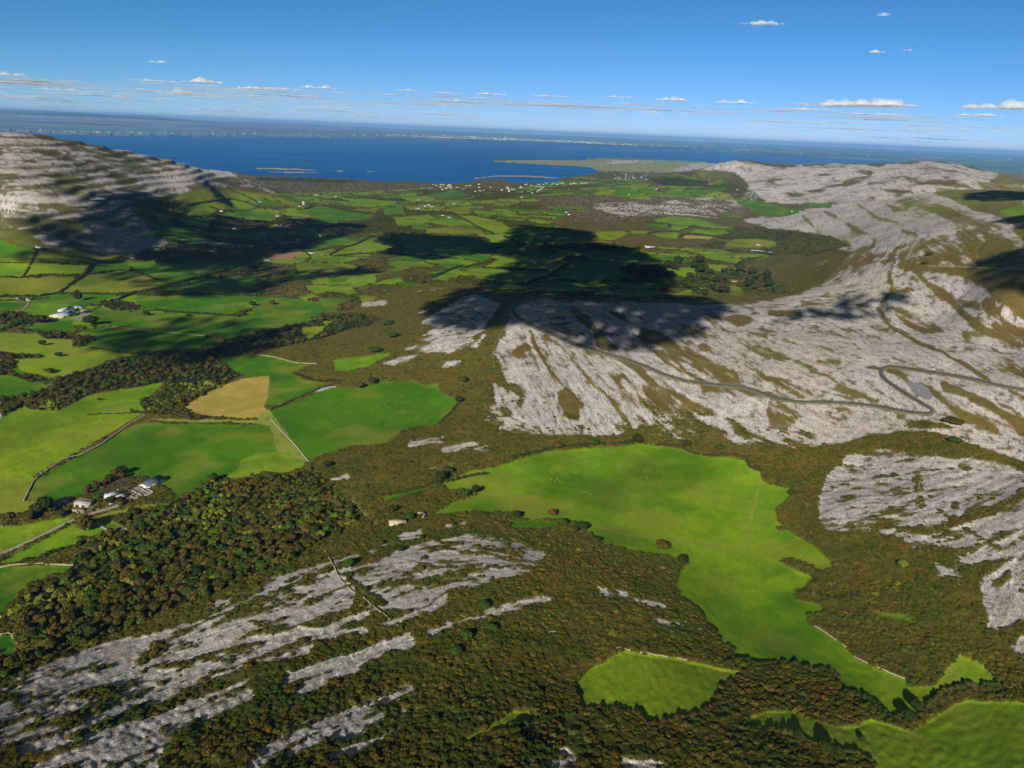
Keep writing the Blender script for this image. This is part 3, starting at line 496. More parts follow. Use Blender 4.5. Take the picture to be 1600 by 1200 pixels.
hill = mix(C(120, 110, 58)[None, None], C(100, 96, 46), t(n1, .35, .65)); hill = mix(hill, C(110, 82, 46), t(L, .3, 1.6)*.75); hill = mix(hill, C(84, 78, 46), ((U0 < 460) & (dist > 2200) & (dist < 5200))*.85); hill = hill*(.86*(1+.14*np.clip(wn, -2, 2)))[..., None]; hill = mix(hill, C(96, 108, 36), t(n3, .5, .7)*.7)
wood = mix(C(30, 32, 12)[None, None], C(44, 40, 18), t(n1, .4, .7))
heath = mix(C(104, 84, 70)[None, None], C(78, 80, 46), t(n1, .4, .62)); heath = mix(heath, C(132, 122, 118), t(n2, .58, .8)*.7)
hill = mix(hill, C(88, 74, 36), ((U0 > 740) & (dist < 1900))*(.35+.5*t(n2, .35, .65)))
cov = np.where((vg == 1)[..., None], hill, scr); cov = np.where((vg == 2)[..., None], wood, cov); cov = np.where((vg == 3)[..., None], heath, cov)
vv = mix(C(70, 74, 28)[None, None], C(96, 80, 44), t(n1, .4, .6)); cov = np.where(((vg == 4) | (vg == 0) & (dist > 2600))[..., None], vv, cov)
cov = np.where(((vg == 5) & (fd == 0))[..., None], mix(C(110, 126, 66)[None, None], C(140, 124, 96), t(n1, .4, .65)), cov)
PAL = {1: (84, 122, 12), 2: (52, 98, 2), 3: (98, 108, 24), 4: (152, 134, 62), 5: (98, 124, 14), 6: (92, 126, 14), 7: (58, 104, 8), 8: (140, 106, 76), 9: (134, 132, 62)}
PAL2 = {1: (112, 140, 18), 2: (70, 112, 5), 3: (116, 120, 32), 4: (164, 146, 72), 5: (118, 138, 22), 6: (112, 138, 24), 7: (70, 112, 12), 8: (150, 116, 84), 9: (116, 134, 50)}
gn = t(.5*n1+.35*n3+.15*n2+.12*(L*.1), .40, .62)
for k in PAL:
    m = fd == k
    if m.any(): cov[m] = (C(*PAL[k])*(1-gn[m][:, None])+C(*PAL2[k])*gn[m][:, None])*(.90+.2*n2[m]+.12*(n4[m]-.5))[:, None]
tuft = t(spk+.5*wn, .9, 2.2)*np.where((fd == 6) | (fd == 5) | (fd == 3) | (fd == 9), .55, .20)*(fd > 0)*np.clip(2.2-dist/900, .15, 1)
cov = mix(cov, C(60, 70, 20), tuft); cov = mix(cov, C(132, 124, 60), (worn_l*(fd > 0)*.9).astype(np.float32)); cov = mix(cov, C(124, 122, 44), t(fbm(GX, GY, 48, 5, 150), .50, .68)*.5*(fd > 0)); cov = mix(cov, C(46, 82, 6), t(fbm(GX, GY, 90, 5, 152), .52, .68)*.45*((fd > 0) & (fd != 4) & (fd != 8) & (fd != 9)))
cov = mix(cov, C(46, 50, 20), np.clip(hedge_e*1.6, 0, .85)*(fd == 0)*(rd == 0))
# bare lime: pale grey with tan lichen and darker joints
rc = mix(C(186, 181, 181)[None, None], C(202, 196, 192), t(n1, .35, .7)); rc = mix(rc, C(166, 152, 130), t(n2, .5, .8)*.55); rc = mix(rc, C(180, 166, 148), t(n3, .5, .7)*.4)
rc = rc*(1-.22*t(L2, -.2, 1.5))[..., None]*(.80+.40*n4)[..., None]
rc = mix(rc, C(92, 82, 58), t(joint, .8, 2.0)*.7); rc = mix(rc, C(78, 68, 40), pits*.85); rc = mix(rc, C(64, 56, 36), .6*np.clip((wn-1.9)*2.5, 0, 1))
rc = rc*(1-.20*np.clip(wn-1.0, 0, 1))[..., None]
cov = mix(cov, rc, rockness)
cov = mix(cov, C(58, 54, 44), np.clip(scar*2.2, 0, .95)*(rk > .2))  # step faces painted darker, part shade, part dirt
cov = np.where((rd > 0)[..., None], mix(C(92, 86, 52)[None, None], C(122, 116, 92), n2), cov)
sand = (se == 2) | (se == 3)
cov = np.where((se == 2)[..., None], C(150, 140, 120), cov)
# the land beyond the bay, with haze blue painted into its colour
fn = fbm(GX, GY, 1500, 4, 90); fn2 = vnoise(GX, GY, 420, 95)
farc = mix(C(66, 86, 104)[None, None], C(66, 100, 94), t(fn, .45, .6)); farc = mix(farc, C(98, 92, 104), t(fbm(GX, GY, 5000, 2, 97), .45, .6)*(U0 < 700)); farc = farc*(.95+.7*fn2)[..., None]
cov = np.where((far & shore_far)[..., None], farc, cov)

# ------------------------------------------------------------------ relief
Hb = H.copy()
bil = lambda lam, s: 1-np.abs(2*vnoise(GX, GY, lam, s)-1)
scrubby = ((fd == 0) & (rd == 0)).astype(np.float32)*(1-rockness)*np.where(vg == 1, .35, 1.0)
D = scrubby*(.5*bil(5, 31)*octw(5, 900)+.7*bil(11, 33)*octw(11, 2000)+1.0*bil(26, 35)*octw(26, 4000)+.2)
ledge = np.clip(L, -2, 2)
D = D+np.where(rk > .25, -ledge*.8*np.clip(dist/1100, .35, 1.8), 0)*(fd == 0)*(rd == 0)
D = D+rockness*((n4-.5)*.5*octw(3, 1100))
D = D+tread
D = D+(fd > 0)*((fbm(GX, GY, 70, 2, 99)-.5)*2.5)*(~far)
D = blur(D.astype(np.float32), 2)
Hn = H+D
isw = (se == 1) | (se == 3)
Hn = np.where(isw & ~far, -6, Hn); Hn = np.where((se == 2) & ~far, .8, Hn)
# rocky headlands along the near shore, low sea floor, land beyond
hills = t(-AA, R(2), R(24))
hf = 6+fbm(GX, GY, 6000, 3, 101)*60 + np.clip(fbm(GX, GY, 14000, 3, 105)-.42, 0, 1)*1500*hills*np.clip((dist-26000)/30000, 0, 1)
hf = np.where(shore_far, hf, np.minimum(hf*.12, 9))
Hn = np.where(far, np.where(land_far, hf, -8), Hn)
# smooth the beds of the roads
H = Hn.astype(np.float32)
H = np.where(rd > 0, Hb+.15, H)
del Hn, D, f1, edge, idn

def ground(x, y):
    a, d = np.arctan2(x, y), np.hypot(x, y)
    fi = np.clip(np.interp(a, AZ, np.arange(NA)), 0, NA-1.001); fj = np.clip(np.interp(d, DD, np.arange(ND)), 0, ND-1.001)
    i, j = np.floor(fi).astype(int), np.floor(fj).astype(int); a_, b_ = fi-i, fj-j
    return (H[i, j]*(1-a_)+H[i+1, j]*a_)*(1-b_)+(H[i, j+1]*(1-a_)+H[i+1, j+1]*a_)*b_
def hit(u, v, Hs=None):
    """where the sight line through a point of the photograph meets the ground"""
    Hs = H if Hs is None else Hs
    d = ray(u, v); h = math.hypot(d[0], d[1]); a = math.atan2(d[0], d[1]); s = d[2]/h
    i = int(np.clip(np.interp(a, AZ, np.arange(NA)), 0, NA-1)); z = CAMZ+s*DD
    idx = np.nonzero(Hs[i] >= z)[0]
    if len(idx) == 0: return None
    j = max(idx[0], 1); e0 = z[j-1]-Hs[i, j-1]; e1 = z[j]-Hs[i, j]; f = e0/(e0-e1+1e-9)
    dd = DD[j-1]+(DD[j]-DD[j-1])*f
    return math.sin(a)*dd, math.cos(a)*dd, CAMZ+s*dd

# ------------------------------------------------------------------ materials
def nodes(name):
    m = bpy.data.materials.new(name); m.use_nodes = True; n = m.node_tree; b = n.nodes['Principled BSDF']
    b.inputs['Specular IOR Level'].default_value = 0.15; b.inputs['Roughness'].default_value = 0.9
    return m, n, b
def N(n, ty, **kw):
    x = n.nodes.new(ty)
    for k, v in kw.items():
        if k in ('operation', 'blend_type', 'data_type', 'attribute_name', 'attribute_type', 'feature', 'noise_dimensions', 'distance'): setattr(x, k, v)
        else: x.inputs[k].default_value = v
    return x
def flat(name, rgb, rough=.85, noise=0.12, scale=1.0):
    m, n, b = nodes(name); b.inputs['Roughness'].default_value = rough
    tc = N(n, 'ShaderNodeTexCoord'); nz = N(n, 'ShaderNodeTexNoise', Scale=scale); n.links.new(tc.outputs['Object'], nz.inputs['Vector'])
    r = n.nodes.new('ShaderNodeMapRange'); r.inputs['To Min'].default_value = 1-noise*1.6; r.inputs['To Max'].default_value = 1+noise*1.6
    n.links.new(nz.outputs['Fac'], r.inputs['Value'])
    vm = N(n, 'ShaderNodeVectorMath', operation='SCALE'); vm.inputs[0].default_value = lin(*rgb); n.links.new(r.outputs[0], vm.inputs['Scale'])
    n.links.new(vm.outputs[0], b.inputs['Base Color']); return m

mg, n, b = nodes('ground_cover')
ca = N(n, 'ShaderNodeAttribute', attribute_name='cover'); ra = N(n, 'ShaderNodeAttribute', attribute_name='stone')
ge = N(n, 'ShaderNodeNewGeometry')
nz = N(n, 'ShaderNodeTexNoise', Scale=0.9, Detail=3.0, Roughness=.65); n.links.new(ge.outputs['Position'], nz.inputs['Vector'])
mr = n.nodes.new('ShaderNodeMapRange'); mr.inputs['From Min'].default_value = .3; mr.inputs['From Max'].default_value = .7; mr.inputs['To Min'].default_value = .72; mr.inputs['To Max'].default_value = 1.28
n.links.new(nz.outputs['Fac'], mr.inputs['Value'])
vs = N(n, 'ShaderNodeVectorMath', operation='SCALE'); n.links.new(ca.outputs['Color'], vs.inputs[0]); n.links.new(mr.outputs[0], vs.inputs['Scale'])
# grykes: the joints between clints, dark with fern
vo = N(n, 'ShaderNodeTexVoronoi', feature='DISTANCE_TO_EDGE', Scale=.42); mp = n.nodes.new('ShaderNodeMapping'); mp.inputs['Rotation'].default_value = (0, 0, .5); mp.inputs['Scale'].default_value = (1, 2.1, 1)
n.links.new(ge.outputs['Position'], mp.inputs['Vector']); n.links.new(mp.outputs[0], vo.inputs['Vector'])
m2 = n.nodes.new('ShaderNodeMapRange'); m2.inputs['From Min'].default_value = .03; m2.inputs['From Max'].default_value = .13; m2.inputs['To Min'].default_value = 1.0; m2.inputs['To Max'].default_value = 0.0
n.links.new(vo.outputs['Distance'], m2.inputs['Value'])
mm = N(n, 'ShaderNodeMath', operation='MULTIPLY'); n.links.new(m2.outputs[0], mm.inputs[0]); n.links.new(ra.outputs['Fac'], mm.inputs[1])
m3 = N(n, 'ShaderNodeMath', operation='MULTIPLY'); n.links.new(mm.outputs[0], m3.inputs[0]); m3.inputs[1].default_value = .75
mx = N(n, 'ShaderNodeMix', data_type='RGBA'); n.links.new(m3.outputs[0], mx.inputs['Factor']); n.links.new(vs.outputs[0], mx.inputs['A']); mx.inputs['B'].default_value = (*lin(62, 56, 38), 1)
n.links.new(mx.outputs['Result'], b.inputs['Base Color'])
bp = N(n, 'ShaderNodeBump', Strength=.55); bp.inputs['Distance'].default_value = .9; n.links.new(nz.outputs['Fac'], bp.inputs['Height']); n.links.new(bp.outputs[0], b.inputs['Normal'])
b.inputs['Specular IOR Level'].default_value = 0.08

idx = (np.arange(NA)[:, None]*ND+np.arange(ND)[None]).astype(np.int32)
Fq = np.stack([idx[:-1, :-1], idx[:-1, 1:], idx[1:, 1:], idx[1:, :-1]], -1).reshape(-1, 4)[:, ::-1]
rgba = np.ones((NA, ND, 4), np.float32)
for k in range(3):
    e_ = cov[..., k]; rgba[..., k] = np.where((fd > 0)[...], .5*e_+.5*blur(e_, 1), e_)
terrain = mesh_np('terrain', np.stack([GX, GY, H], -1).reshape(-1, 3), Fq, mg, smooth=True,
                  attrs={'cover': ('FLOAT_COLOR', rgba.reshape(-1, 4)), 'stone': ('FLOAT', rockness.ravel())})
tag(terrain, kind='structure'); del rgba, Fq, idx

# the bay
ms, n, b = nodes('sea_water'); b.inputs['Roughness'].default_value = .4; b.inputs['Specular IOR Level'].default_value = .05
ge = N(n, 'ShaderNodeNewGeometry'); nz = N(n, 'ShaderNodeTexNoise', Scale=.0011, Detail=5.0, Roughness=.6); mp = n.nodes.new('ShaderNodeMapping'); mp.inputs['Scale'].default_value = (.35, 1.6, 1); mp.inputs['Rotation'].default_value = (0, 0, .12)
n.links.new(ge.outputs['Position'], mp.inputs['Vector']); n.links.new(mp.outputs[0], nz.inputs['Vector'])
cr_ = n.nodes.new('ShaderNodeValToRGB'); cr_.color_ramp.elements[0].position = .36; cr_.color_ramp.elements[1].position = .64; cr_.color_ramp.elements[0].color = (*lin(0, 64, 122), 1); cr_.color_ramp.elements[1].color = (*lin(0, 90, 150), 1)
n.links.new(nz.outputs['Fac'], cr_.inputs['Fac']); n.links.new(cr_.outputs[0], b.inputs['Base Color'])
n2_ = N(n, 'ShaderNodeTexNoise', Scale=.02, Detail=4.0); n.links.new(ge.outputs['Position'], n2_.inputs['Vector']); bp = N(n, 'ShaderNodeBump', Strength=.35); bp.inputs['Distance'].default_value = 8; n.links.new(n2_.outputs['Fac'], bp.inputs['Height']); n.links.new(bp.outputs[0], b.inputs['Normal'])
sa = np.linspace(-R(75), R(75), 120); sd = np.exp(np.linspace(math.log(3500), math.log(150000), 60)); SA, SD = np.meshgrid(sa, sd, indexing='ij')
ii = (np.arange(120)[:, None]*60+np.arange(60)[None]); fq = np.stack([ii[:-1, :-1], ii[1:, :-1], ii[1:, 1:], ii[:-1, 1:]], -1).reshape(-1, 4)
so = mesh_np('sea', np.stack([np.sin(SA)*SD, np.cos(SA)*SD, SA*0], -1).reshape(-1, 3), fq, ms); tag(so, kind='structure')

# haze: one closed body of air from below the sea to just above the camera
mh = bpy.data.materials.new('haze'); mh.use_nodes = True; n = mh.node_tree; n.nodes.clear()
o_ = n.nodes.new('ShaderNodeOutputMaterial'); pv = n.nodes.new('ShaderNodeVolumePrincipled'); pv.inputs['Density'].default_value = HAZE_DENSITY; pv.inputs['Color'].default_value = (.24, .54, 1.0, 1); pv.inputs['Anisotropy'].default_value = .0
n.links.new(pv.outputs[0], o_.inputs['Volume'])
X0, X1, Y0, Y1, Z0, Z1 = -160000, 160000, -2000, 152000, -12, 620
hv = np.array([(x, y, z) for x in (X0, X1) for y in (Y0, Y1) for z in (Z0, Z1)]); hfaces = np.array([(0, 1, 3, 2), (4, 6, 7, 5), (0, 4, 5, 1), (2, 3, 7, 6), (0, 2, 6, 4), (1, 5, 7, 3)])
tag(mesh_np('haze', hv, hfaces, mh), kind='stuff')
# ------------------------------------------------------------------ foliage shapes
def ico(sub):
    import bmesh
    bm = bmesh.new(); bmesh.ops.create_icosphere(bm, subdivisions=sub, radius=1.0)
    v = np.array([x.co[:] for x in bm.verts]); f = np.array([[q.index for q in p.verts] for p in bm.faces]); bm.free()
    return v, f
ICO = {k: ico(k) for k in (1, 2, 3)}
def crown_arrays(seed, nleaf=260, sub=2, flat=.8, lobes=7, leaf=.13, ragged=.22):
    """a crown about one unit in radius, its foot at z = 0: lumpy lobes of leafy facets with gaps between"""
    r = np.random.RandomState(seed); V = []; F = []; n = 0
    v0, f0 = ICO[1]
    cs = []
    for k in range(lobes):
        a = r.rand()*6.283; q = .62*math.sqrt(r.rand()) if k else 0.0
        rad = r.uniform(.36, .55) if k else .68
        c = np.array([math.cos(a)*q, math.sin(a)*q, flat*(.55+.35*r.rand()*(1-q)) if k else flat*.6]); cs.append((c, rad))
        v = v0*(1+ragged*r.randn(len(v0), 1))*rad*.86*np.array([1, 1, flat]) + c; v[:, 2] = np.maximum(v[:, 2], .02)
        V.append(v); F.append(f0+n); n += len(v)
    tri = np.concatenate(F)
    c = np.array([cs[i][0] for i in r.randint(0, lobes, nleaf)]); rd = np.array([cs[i][1] for i in r.randint(0, lobes, nleaf)])
    pick = r.randint(0, lobes, nleaf); c = np.array([cs[i][0] for i in pick]); rd = np.array([cs[i][1] for i in pick])
    d = r.randn(nleaf, 3); d /= np.linalg.norm(d, axis=1)[:, None]; d[:, 2] = np.abs(d[:, 2])*.9+.05*r.randn(nleaf)
    p = c + d*(rd*r.uniform(.8, 1.16, nleaf))[:, None]*np.array([1, 1, flat]); p[:, 2] = np.maximum(p[:, 2], .03)
    t1 = np.cross(d, r.randn(nleaf, 3)); t1 /= np.linalg.norm(t1, axis=1)[:, None]; t2 = np.cross(d, t1)
    tl = r.randn(nleaf, 1)*.5; t2 = t2+d*tl; s = leaf*r.uniform(.6, 1.3, (nleaf, 1))
    q = np.stack([p-t1*s-t2*s*.7, p+t1*s-t2*s*.6, p+t1*s*.7+t2*s, p-t1*s*.8+t2*s*.8], 1).reshape(-1, 3)
    V.append(q); quad = np.arange(nleaf*4).reshape(-1, 4)+n
    return np.concatenate(V), tri, quad
def tint_mat(name, use_inst):
    m, n, b = nodes(name); b.inputs['Roughness'].default_value = .95; b.inputs['Specular IOR Level'].default_value = .05
    if use_inst: a = N(n, 'ShaderNodeAttribute', attribute_name='tint', attribute_type='INSTANCER'); colr = a.outputs['Color']
    else: a = n.nodes.new('ShaderNodeObjectInfo'); colr = a.outputs['Color']
    ge = N(n, 'ShaderNodeNewGeometry'); nz = N(n, 'ShaderNodeTexNoise', Scale=.8, Detail=1.0); n.links.new(ge.outputs['Position'], nz.inputs['Vector'])
    mr = n.nodes.new('ShaderNodeMapRange'); mr.inputs['To Min'].default_value = .55; mr.inputs['To Max'].default_value = 1.45; n.links.new(nz.outputs['Fac'], mr.inputs['Value'])
    vs = N(n, 'ShaderNodeVectorMath', operation='SCALE'); n.links.new(colr, vs.inputs[0]); n.links.new(mr.outputs[0], vs.inputs['Scale']); n.links.new(vs.outputs[0], b.inputs['Base Color'])
    return m
M_inst = tint_mat('leaf_mass', True); M_leaf = tint_mat('tree_leaf', False); M_bark = flat('bark', (96, 84, 70), noise=.2, scale=3)
protos = bpy.data.collections.new('foliage_shapes')
for k in range(5):
    V_, T_, Q_ = crown_arrays(100+k, nleaf=110, lobes=5, leaf=.17, flat=[.8, .7, .9, .75, .85][k])
    me = mesh_np('foliage', V_, [T_, Q_], M_inst, link=False); o = bpy.data.objects.new('foliage%d' % k, me); protos.objects.link(o)

def scatter_object(name, label, pts, scl, tint, cat=None):
    me = bpy.data.meshes.new(name); n_ = len(pts); me.vertices.add(n_); me.vertices.foreach_set('co', pts.astype(np.float32).ravel())
    for an, ty, dat in (('scl', 'FLOAT_VECTOR', scl), ('rot', 'FLOAT_VECTOR', np.stack([np.zeros(n_), np.zeros(n_), RG.rand(n_)*6.28], 1)), ('tint', 'FLOAT_COLOR', np.concatenate([tint, np.ones((n_, 1))], 1))):
        a = me.attributes.new(an, ty, 'POINT'); a.data.foreach_set('color' if ty == 'FLOAT_COLOR' else 'vector', dat.astype(np.float32).ravel())
    a = me.attributes.new('pick', 'INT', 'POINT'); a.data.foreach_set('value', RG.randint(0, 5, n_).astype(np.int32))
    o = bpy.data.objects.new(name, me); COL.objects.link(o)
    g = bpy.data.node_groups.new(name, 'GeometryNodeTree'); g.interface.new_socket('Geometry', in_out='INPUT', socket_type='NodeSocketGeometry'); g.interface.new_socket('Geometry', in_out='OUTPUT', socket_type='NodeSocketGeometry')
    gi, go = g.nodes.new('NodeGroupInput'), g.nodes.new('NodeGroupOutput'); ip = g.nodes.new('GeometryNodeInstanceOnPoints'); ci = g.nodes.new('GeometryNodeCollectionInfo')
    ci.inputs['Collection'].default_value = protos; ci.inputs['Separate Children'].default_value = True; ci.inputs['Reset Children'].default_value = True
    ip.inputs['Pick Instance'].default_value = True
    for an, ty, sock in (('scl', 'FLOAT_VECTOR', 'Scale'), ('rot', 'FLOAT_VECTOR', 'Rotation'), ('pick', 'INT', 'Instance Index')):
        na = g.nodes.new('GeometryNodeInputNamedAttribute'); na.data_type = ty; na.inputs['Name'].default_value = an; g.links.new([s for s in na.outputs if s.enabled and s.name == 'Attribute'][0], ip.inputs[sock])
    g.links.new(gi.outputs[0], ip.inputs['Points']); g.links.new(ci.outputs[0], ip.inputs['Instance']); g.links.new(ip.outputs[0], go.inputs[0])
    md = o.modifiers.new('scatter', 'NODES'); md.node_group = g
    tag(o, label=label, cat=cat, kind='stuff'); return o

inside = (U0 > -120) & (U0 < 1720) & (V0 < 1330)
area = (DG*np.gradient(AZ)[:, None]*np.gradient(DD)[None]).astype(np.float32)
def sample(prob, jit=1.0):
    i, j = np.nonzero((RG.rand(NA, ND) < prob) & inside)
    a = AZ[i]+(RG.rand(len(i))-.5)*np.gradient(AZ)[i]*jit; d = DD[j]+(RG.rand(len(i))-.5)*np.gradient(DD)[j]*jit
    return i, j, np.sin(a)*d, np.cos(a)*d
scr_t = np.array([lin(82, 72, 28), lin(74, 74, 26), lin(64, 68, 24), lin(94, 76, 32), lin(78, 64, 28), lin(86, 84, 32), lin(68, 60, 26), lin(60, 70, 24)])
scr_t = scr_t*np.array([.98, 1.04, .80]); scr_t = np.concatenate([scr_t[[7, 2, 1]], scr_t, [np.array(lin(56, 68, 18))]]); wood_t = np.array([lin(66, 64, 22), lin(58, 62, 20), lin(78, 68, 28), lin(84, 70, 32), lin(66, 84, 26), lin(46, 58, 22), lin(74, 66, 30), lin(48, 72, 26), lin(76, 72, 30), lin(70, 66, 28), lin(58, 64, 24), lin(98, 106, 36)])
free = (fd == 0) & (rd == 0) & ~far & (se == 0)
def put(name, label, prob, smin, smax, tints, sink=.25, tall=(.8, 1.15), cat=None):
    i, j, x, y = sample(prob)
    z = ground(x, y); s = RG.uniform(smin, smax, len(x))*(.75+.5*RG.rand(len(x))**2)
    pts = np.stack([x, y, z-sink*s], 1); scl = np.stack([s, s, s*RG.uniform(*tall, len(x))], 1)
    patch = np.clip((fbm(x, y, 45, 3, 160)-.32)/.36, 0, .999); mixr = np.where(RG.rand(len(x)) < .6, patch, RG.rand(len(x)))
    tn = tints[(mixr*len(tints)).astype(int)]*RG.uniform(.78, 1.08, (len(x), 1))*np.clip(.8+(np.hypot(x, y)-300)/1300, .8, 1)[:, None]; big = RG.rand(len(x)) > .88; scl[big] *= 1.45
    print(name, len(x)); return scatter_object(name, label, pts, scl, tn, cat)
open_ = 1-np.clip(rockness*1.4, 0, 1)
clump = t(fbm(GX, GY, 22, 2, 130), .40, .56)
isscr = free & ((vg == 0) | (vg == 4)) 
put('hazel_scrub', 'low brown and olive hazel scrub covering the near slopes between the pavements', np.where(isscr & (vg == 0) & (dist < 1150), area*open_*(.07+.16*clump)*np.clip(1.5-dist/1000, .25, 1), 0), 1.1, 2.5, scr_t*.92, .22, (.5, .85))
put('hillside_scrub', 'brown scrub spread over the valley side and around the pastures', np.where(isscr & (vg == 0) & (dist >= 1150) & (dist < 3200), area*open_*.022*(.35+clump)*np.clip(1.6-dist/2200, .2, 1), 0), 1.5, 3.2, scr_t*1.05, .3, (.5, .8))
put('heath_tufts', 'scattered low bushes in the cracks and hollows of the limestone', np.where((free & (vg == 1) & (dist < 2600)), area*.004*open_*(.2+clump), 0), .7, 1.5, scr_t)
put('dense_woodland', 'dense mixed woodland of brown and green hazel on the slope and round the fields', np.where(free & (vg == 2) & (dist < 1300), area*open_*.038, 0), 2.0, 4.4, wood_t*np.array([1.02, 1.05, .85]), .1, (.9, 1.3))
put('valley_woods', 'dark thickets and woods of the valley floor and the far slopes', np.where(free & (vg == 2) & (dist >= 1300) | wooded & (fd == 0) & (rd == 0), area*.013*np.clip(1.5-dist/6000, .12, 1), 0), 3.0, 5.5, wood_t[:8]*.85, .15)
put('distant_hedgerows', 'hedgerows and tree lines dividing the small far pastures of the valley', np.where((hedge_e > .3) & (rd == 0) & (se == 0), area*.020*np.clip(1.5-dist/4500, .10, 1), 0), 2.2, 4.2, wood_t[:8]*.8, .2)
put('field_edge_scrub', 'bushes along the brown strips between the lower valley fields', np.where(isscr & (vg == 4) & (hedge_e <= .3) & ~wooded, area*.012*np.clip(1.4-dist/4000, .1, 1), 0), 1.8, 3.6, wood_t, .2)
put('hill_grass_bushes', 'scattered bushes in the grass of the coastal flats', np.where(free & ((vg == 3) | (vg == 5)), area*.0016, 0), 3.0, 5.5, wood_t[:8]*.9, .2)
# ------------------------------------------------------------------ roads, walls, hedges
def world_line(pts, step_m=4.0, zoff=0.0):
    """a traced line laid on the ground, resampled evenly"""
    out = []
    for k in range(len(pts)-1):
        (ax, ay), (bx, by) = pts[k], pts[k+1]; n_ = max(int(math.hypot(bx-ax, by-ay)/3), 1)
        for q in range(n_): out.append((ax+(bx-ax)*q/n_, ay+(by-ay)*q/n_))
    out.append(pts[-1]); w = [hit(u, v, Hb) for u, v in out]; w = [p for p in w if p is not None]
    w = np.array(w)[:, :2]
    if len(w) > 4:
        for _ in range(2): w[1:-1] = (w[:-2]+2*w[1:-1]+w[2:])/4
    s = np.concatenate([[0], np.cumsum(np.hypot(*np.diff(w, axis=0).T))]); m = max(int(s[-1]/step_m), 1)
    q = np.linspace(0, s[-1], m+1); x = np.interp(q, s, w[:, 0]); y = np.interp(q, s, w[:, 1])
    return x, y
def ribbon(name, pts, width, mat, zoff, kerb=0, label=None):
    x, y = world_line(pts, 3.0); z = ground(x, y)
    for _ in range(12): z[1:-1] = (z[:-2]+2*z[1:-1]+z[2:])/4
    tx, ty = np.gradient(x), np.gradient(y); l = np.hypot(tx, ty)+1e-6; nx, ny = -ty/l, tx/l
    prof = [(-width*.5-.5, -.5), (-width*.5, 0), (0, .08), (width*.5, 0), (width*.5+.5, -.5)]
    V = np.stack([np.stack([x+nx*a, y+ny*a, z+zoff+h], 1) for a, h in prof], 1).reshape(-1, 3); n_ = len(x); k = len(prof)
    i = (np.arange(n_-1)[:, None]*k+np.arange(k-1)[None]); F = np.stack([i, i+k, i+k+1, i+1], -1).reshape(-1, 4)[:, ::-1]
    return tag(mesh_np(name, V, F, mat, smooth=True), kind='structure')
M_tar = flat('asphalt', (72, 76, 76), .9, .08, .4); M_lane = flat('pale_gravel', (132, 130, 112), .95, .12, .8); M_grassy = flat('worn_track', (136, 134, 92), .95, .15, .6)
ribbon('road', CORK, 4.4, M_tar, .55); ribbon('farm_road', FARMROAD, 3.6, M_lane, .35); ribbon('farm_path', BRANCH, 2.6, M_lane, .35); ribbon('forest_path', TRACK, 3.0, M_grassy, .35); ribbon('field_path', TRACK2, 2.0, M_grassy, .5)
ribbon('path', LANE, 4.0, M_lane, .6)
M_stone = flat('field_stone', (150, 146, 136), .95, .25, 1.2); M_pale = flat('pale_stone', (138, 130, 104), .95, .2, 1.0)
def wall_obj(pts, label, mat=M_stone, h=1.4, wd=.9, gaps=None, group=None):
    x, y = world_line(pts, 1.6); z = ground(x, y); r = np.random.RandomState(len(x)); V = []; F = []; n = 0
    tx, ty = np.gradient(x), np.gradient(y); l = np.hypot(tx, ty)+1e-6
    keep = r.rand(len(x)) > (gaps or 0)
    for k in range(len(x)-1):
        if gaps and not keep[k//4]: continue
        a = np.array([tx[k], ty[k]])/l[k]; b = np.array([-a[1], a[0]]); hh = h*r.uniform(.75, 1.15); w = wd*.5
        c0 = np.array([x[k], y[k]]); c1 = np.array([x[k+1], y[k+1]])
        for (c, zz) in ((c0, z[k]), (c1, z[k+1])):
            for sgn, up, ww in ((-1, -.6, 1), (1, -.6, 1), (1, hh, .6), (-1, hh*r.uniform(.9, 1.05), .6)):
                p = c+b*sgn*w*ww; V.append((p[0]+r.randn()*.06, p[1]+r.randn()*.06, zz+up))
        F += [(n, n+1, n+5, n+4), (n+1, n+2, n+6, n+5), (n+2, n+3, n+7, n+6), (n+3, n, n+4, n+7), (n, n+3, n+2, n+1), (n+4, n+5, n+6, n+7)]; n += 8
    if n: tag(mesh_np('stone_wall', np.array(V), np.array(F), mat), label, 'stone wall', group)
wall_obj(Z(0, 640, "905,45 860,70 760,130 640,215 500,290 400,320 320,370 260,410 210,450 180,510 150,570"), 'long dark stone wall between the vivid green field and the olive field above the farm', h=1.6, wd=1.4)
wall_obj(Z(1200, 640, "1045,280 1050,310 1000,390 945,450 935,550 930,640 980,710 1040,770 1110,870"), 'pale yellowish wall running down the round limestone dome', M_pale, .9, 1.1, group=None)
wall_obj(Z(1200, 640, "1170,950 1175,1020 1190,1110"), 'short pale wall standing in the scrub under the limestone dome', M_pale, .9, .8)
wall_obj(Z(400, 900, "430,-150 470,-80 530,30 600,100 650,130 730,200 830,280 900,340 960,385 1000,410"), 'broken pale stone wall crossing the grey pavement on the near slope', M_pale, 1.1, .9, gaps=.35)
wall_obj(Z(0, 900, "0,378 70,364 85,400 125,450"), 'white stone wall at the corner of the small dark green field by the wood', M_pale, 1.2, 1.0)
wall_obj(Z(400, 370, "0,740 120,755 250,790 380,797"), 'pale wall along the top of the vivid green field above the tan field', M_pale, 1.2, 1.2)
wall_obj(Z(400, 640, "90,60 230,210 330,330"), 'straight wall on the left edge of the large cow pasture', M_stone, 1.1, .9)
wall_obj(Z(400, 640, "1240,5 1200,40 1140,100"), 'wall beside the bushes at the right corner of the cow pasture', M_pale, 1.1, 1.0)
wall_obj(Z(800, 900, "560,470 700,465 830,490 1040,520 1180,550 1330,590"), 'low overgrown wall along the top of the round rough field', M_pale, .8, .8, gaps=.4)
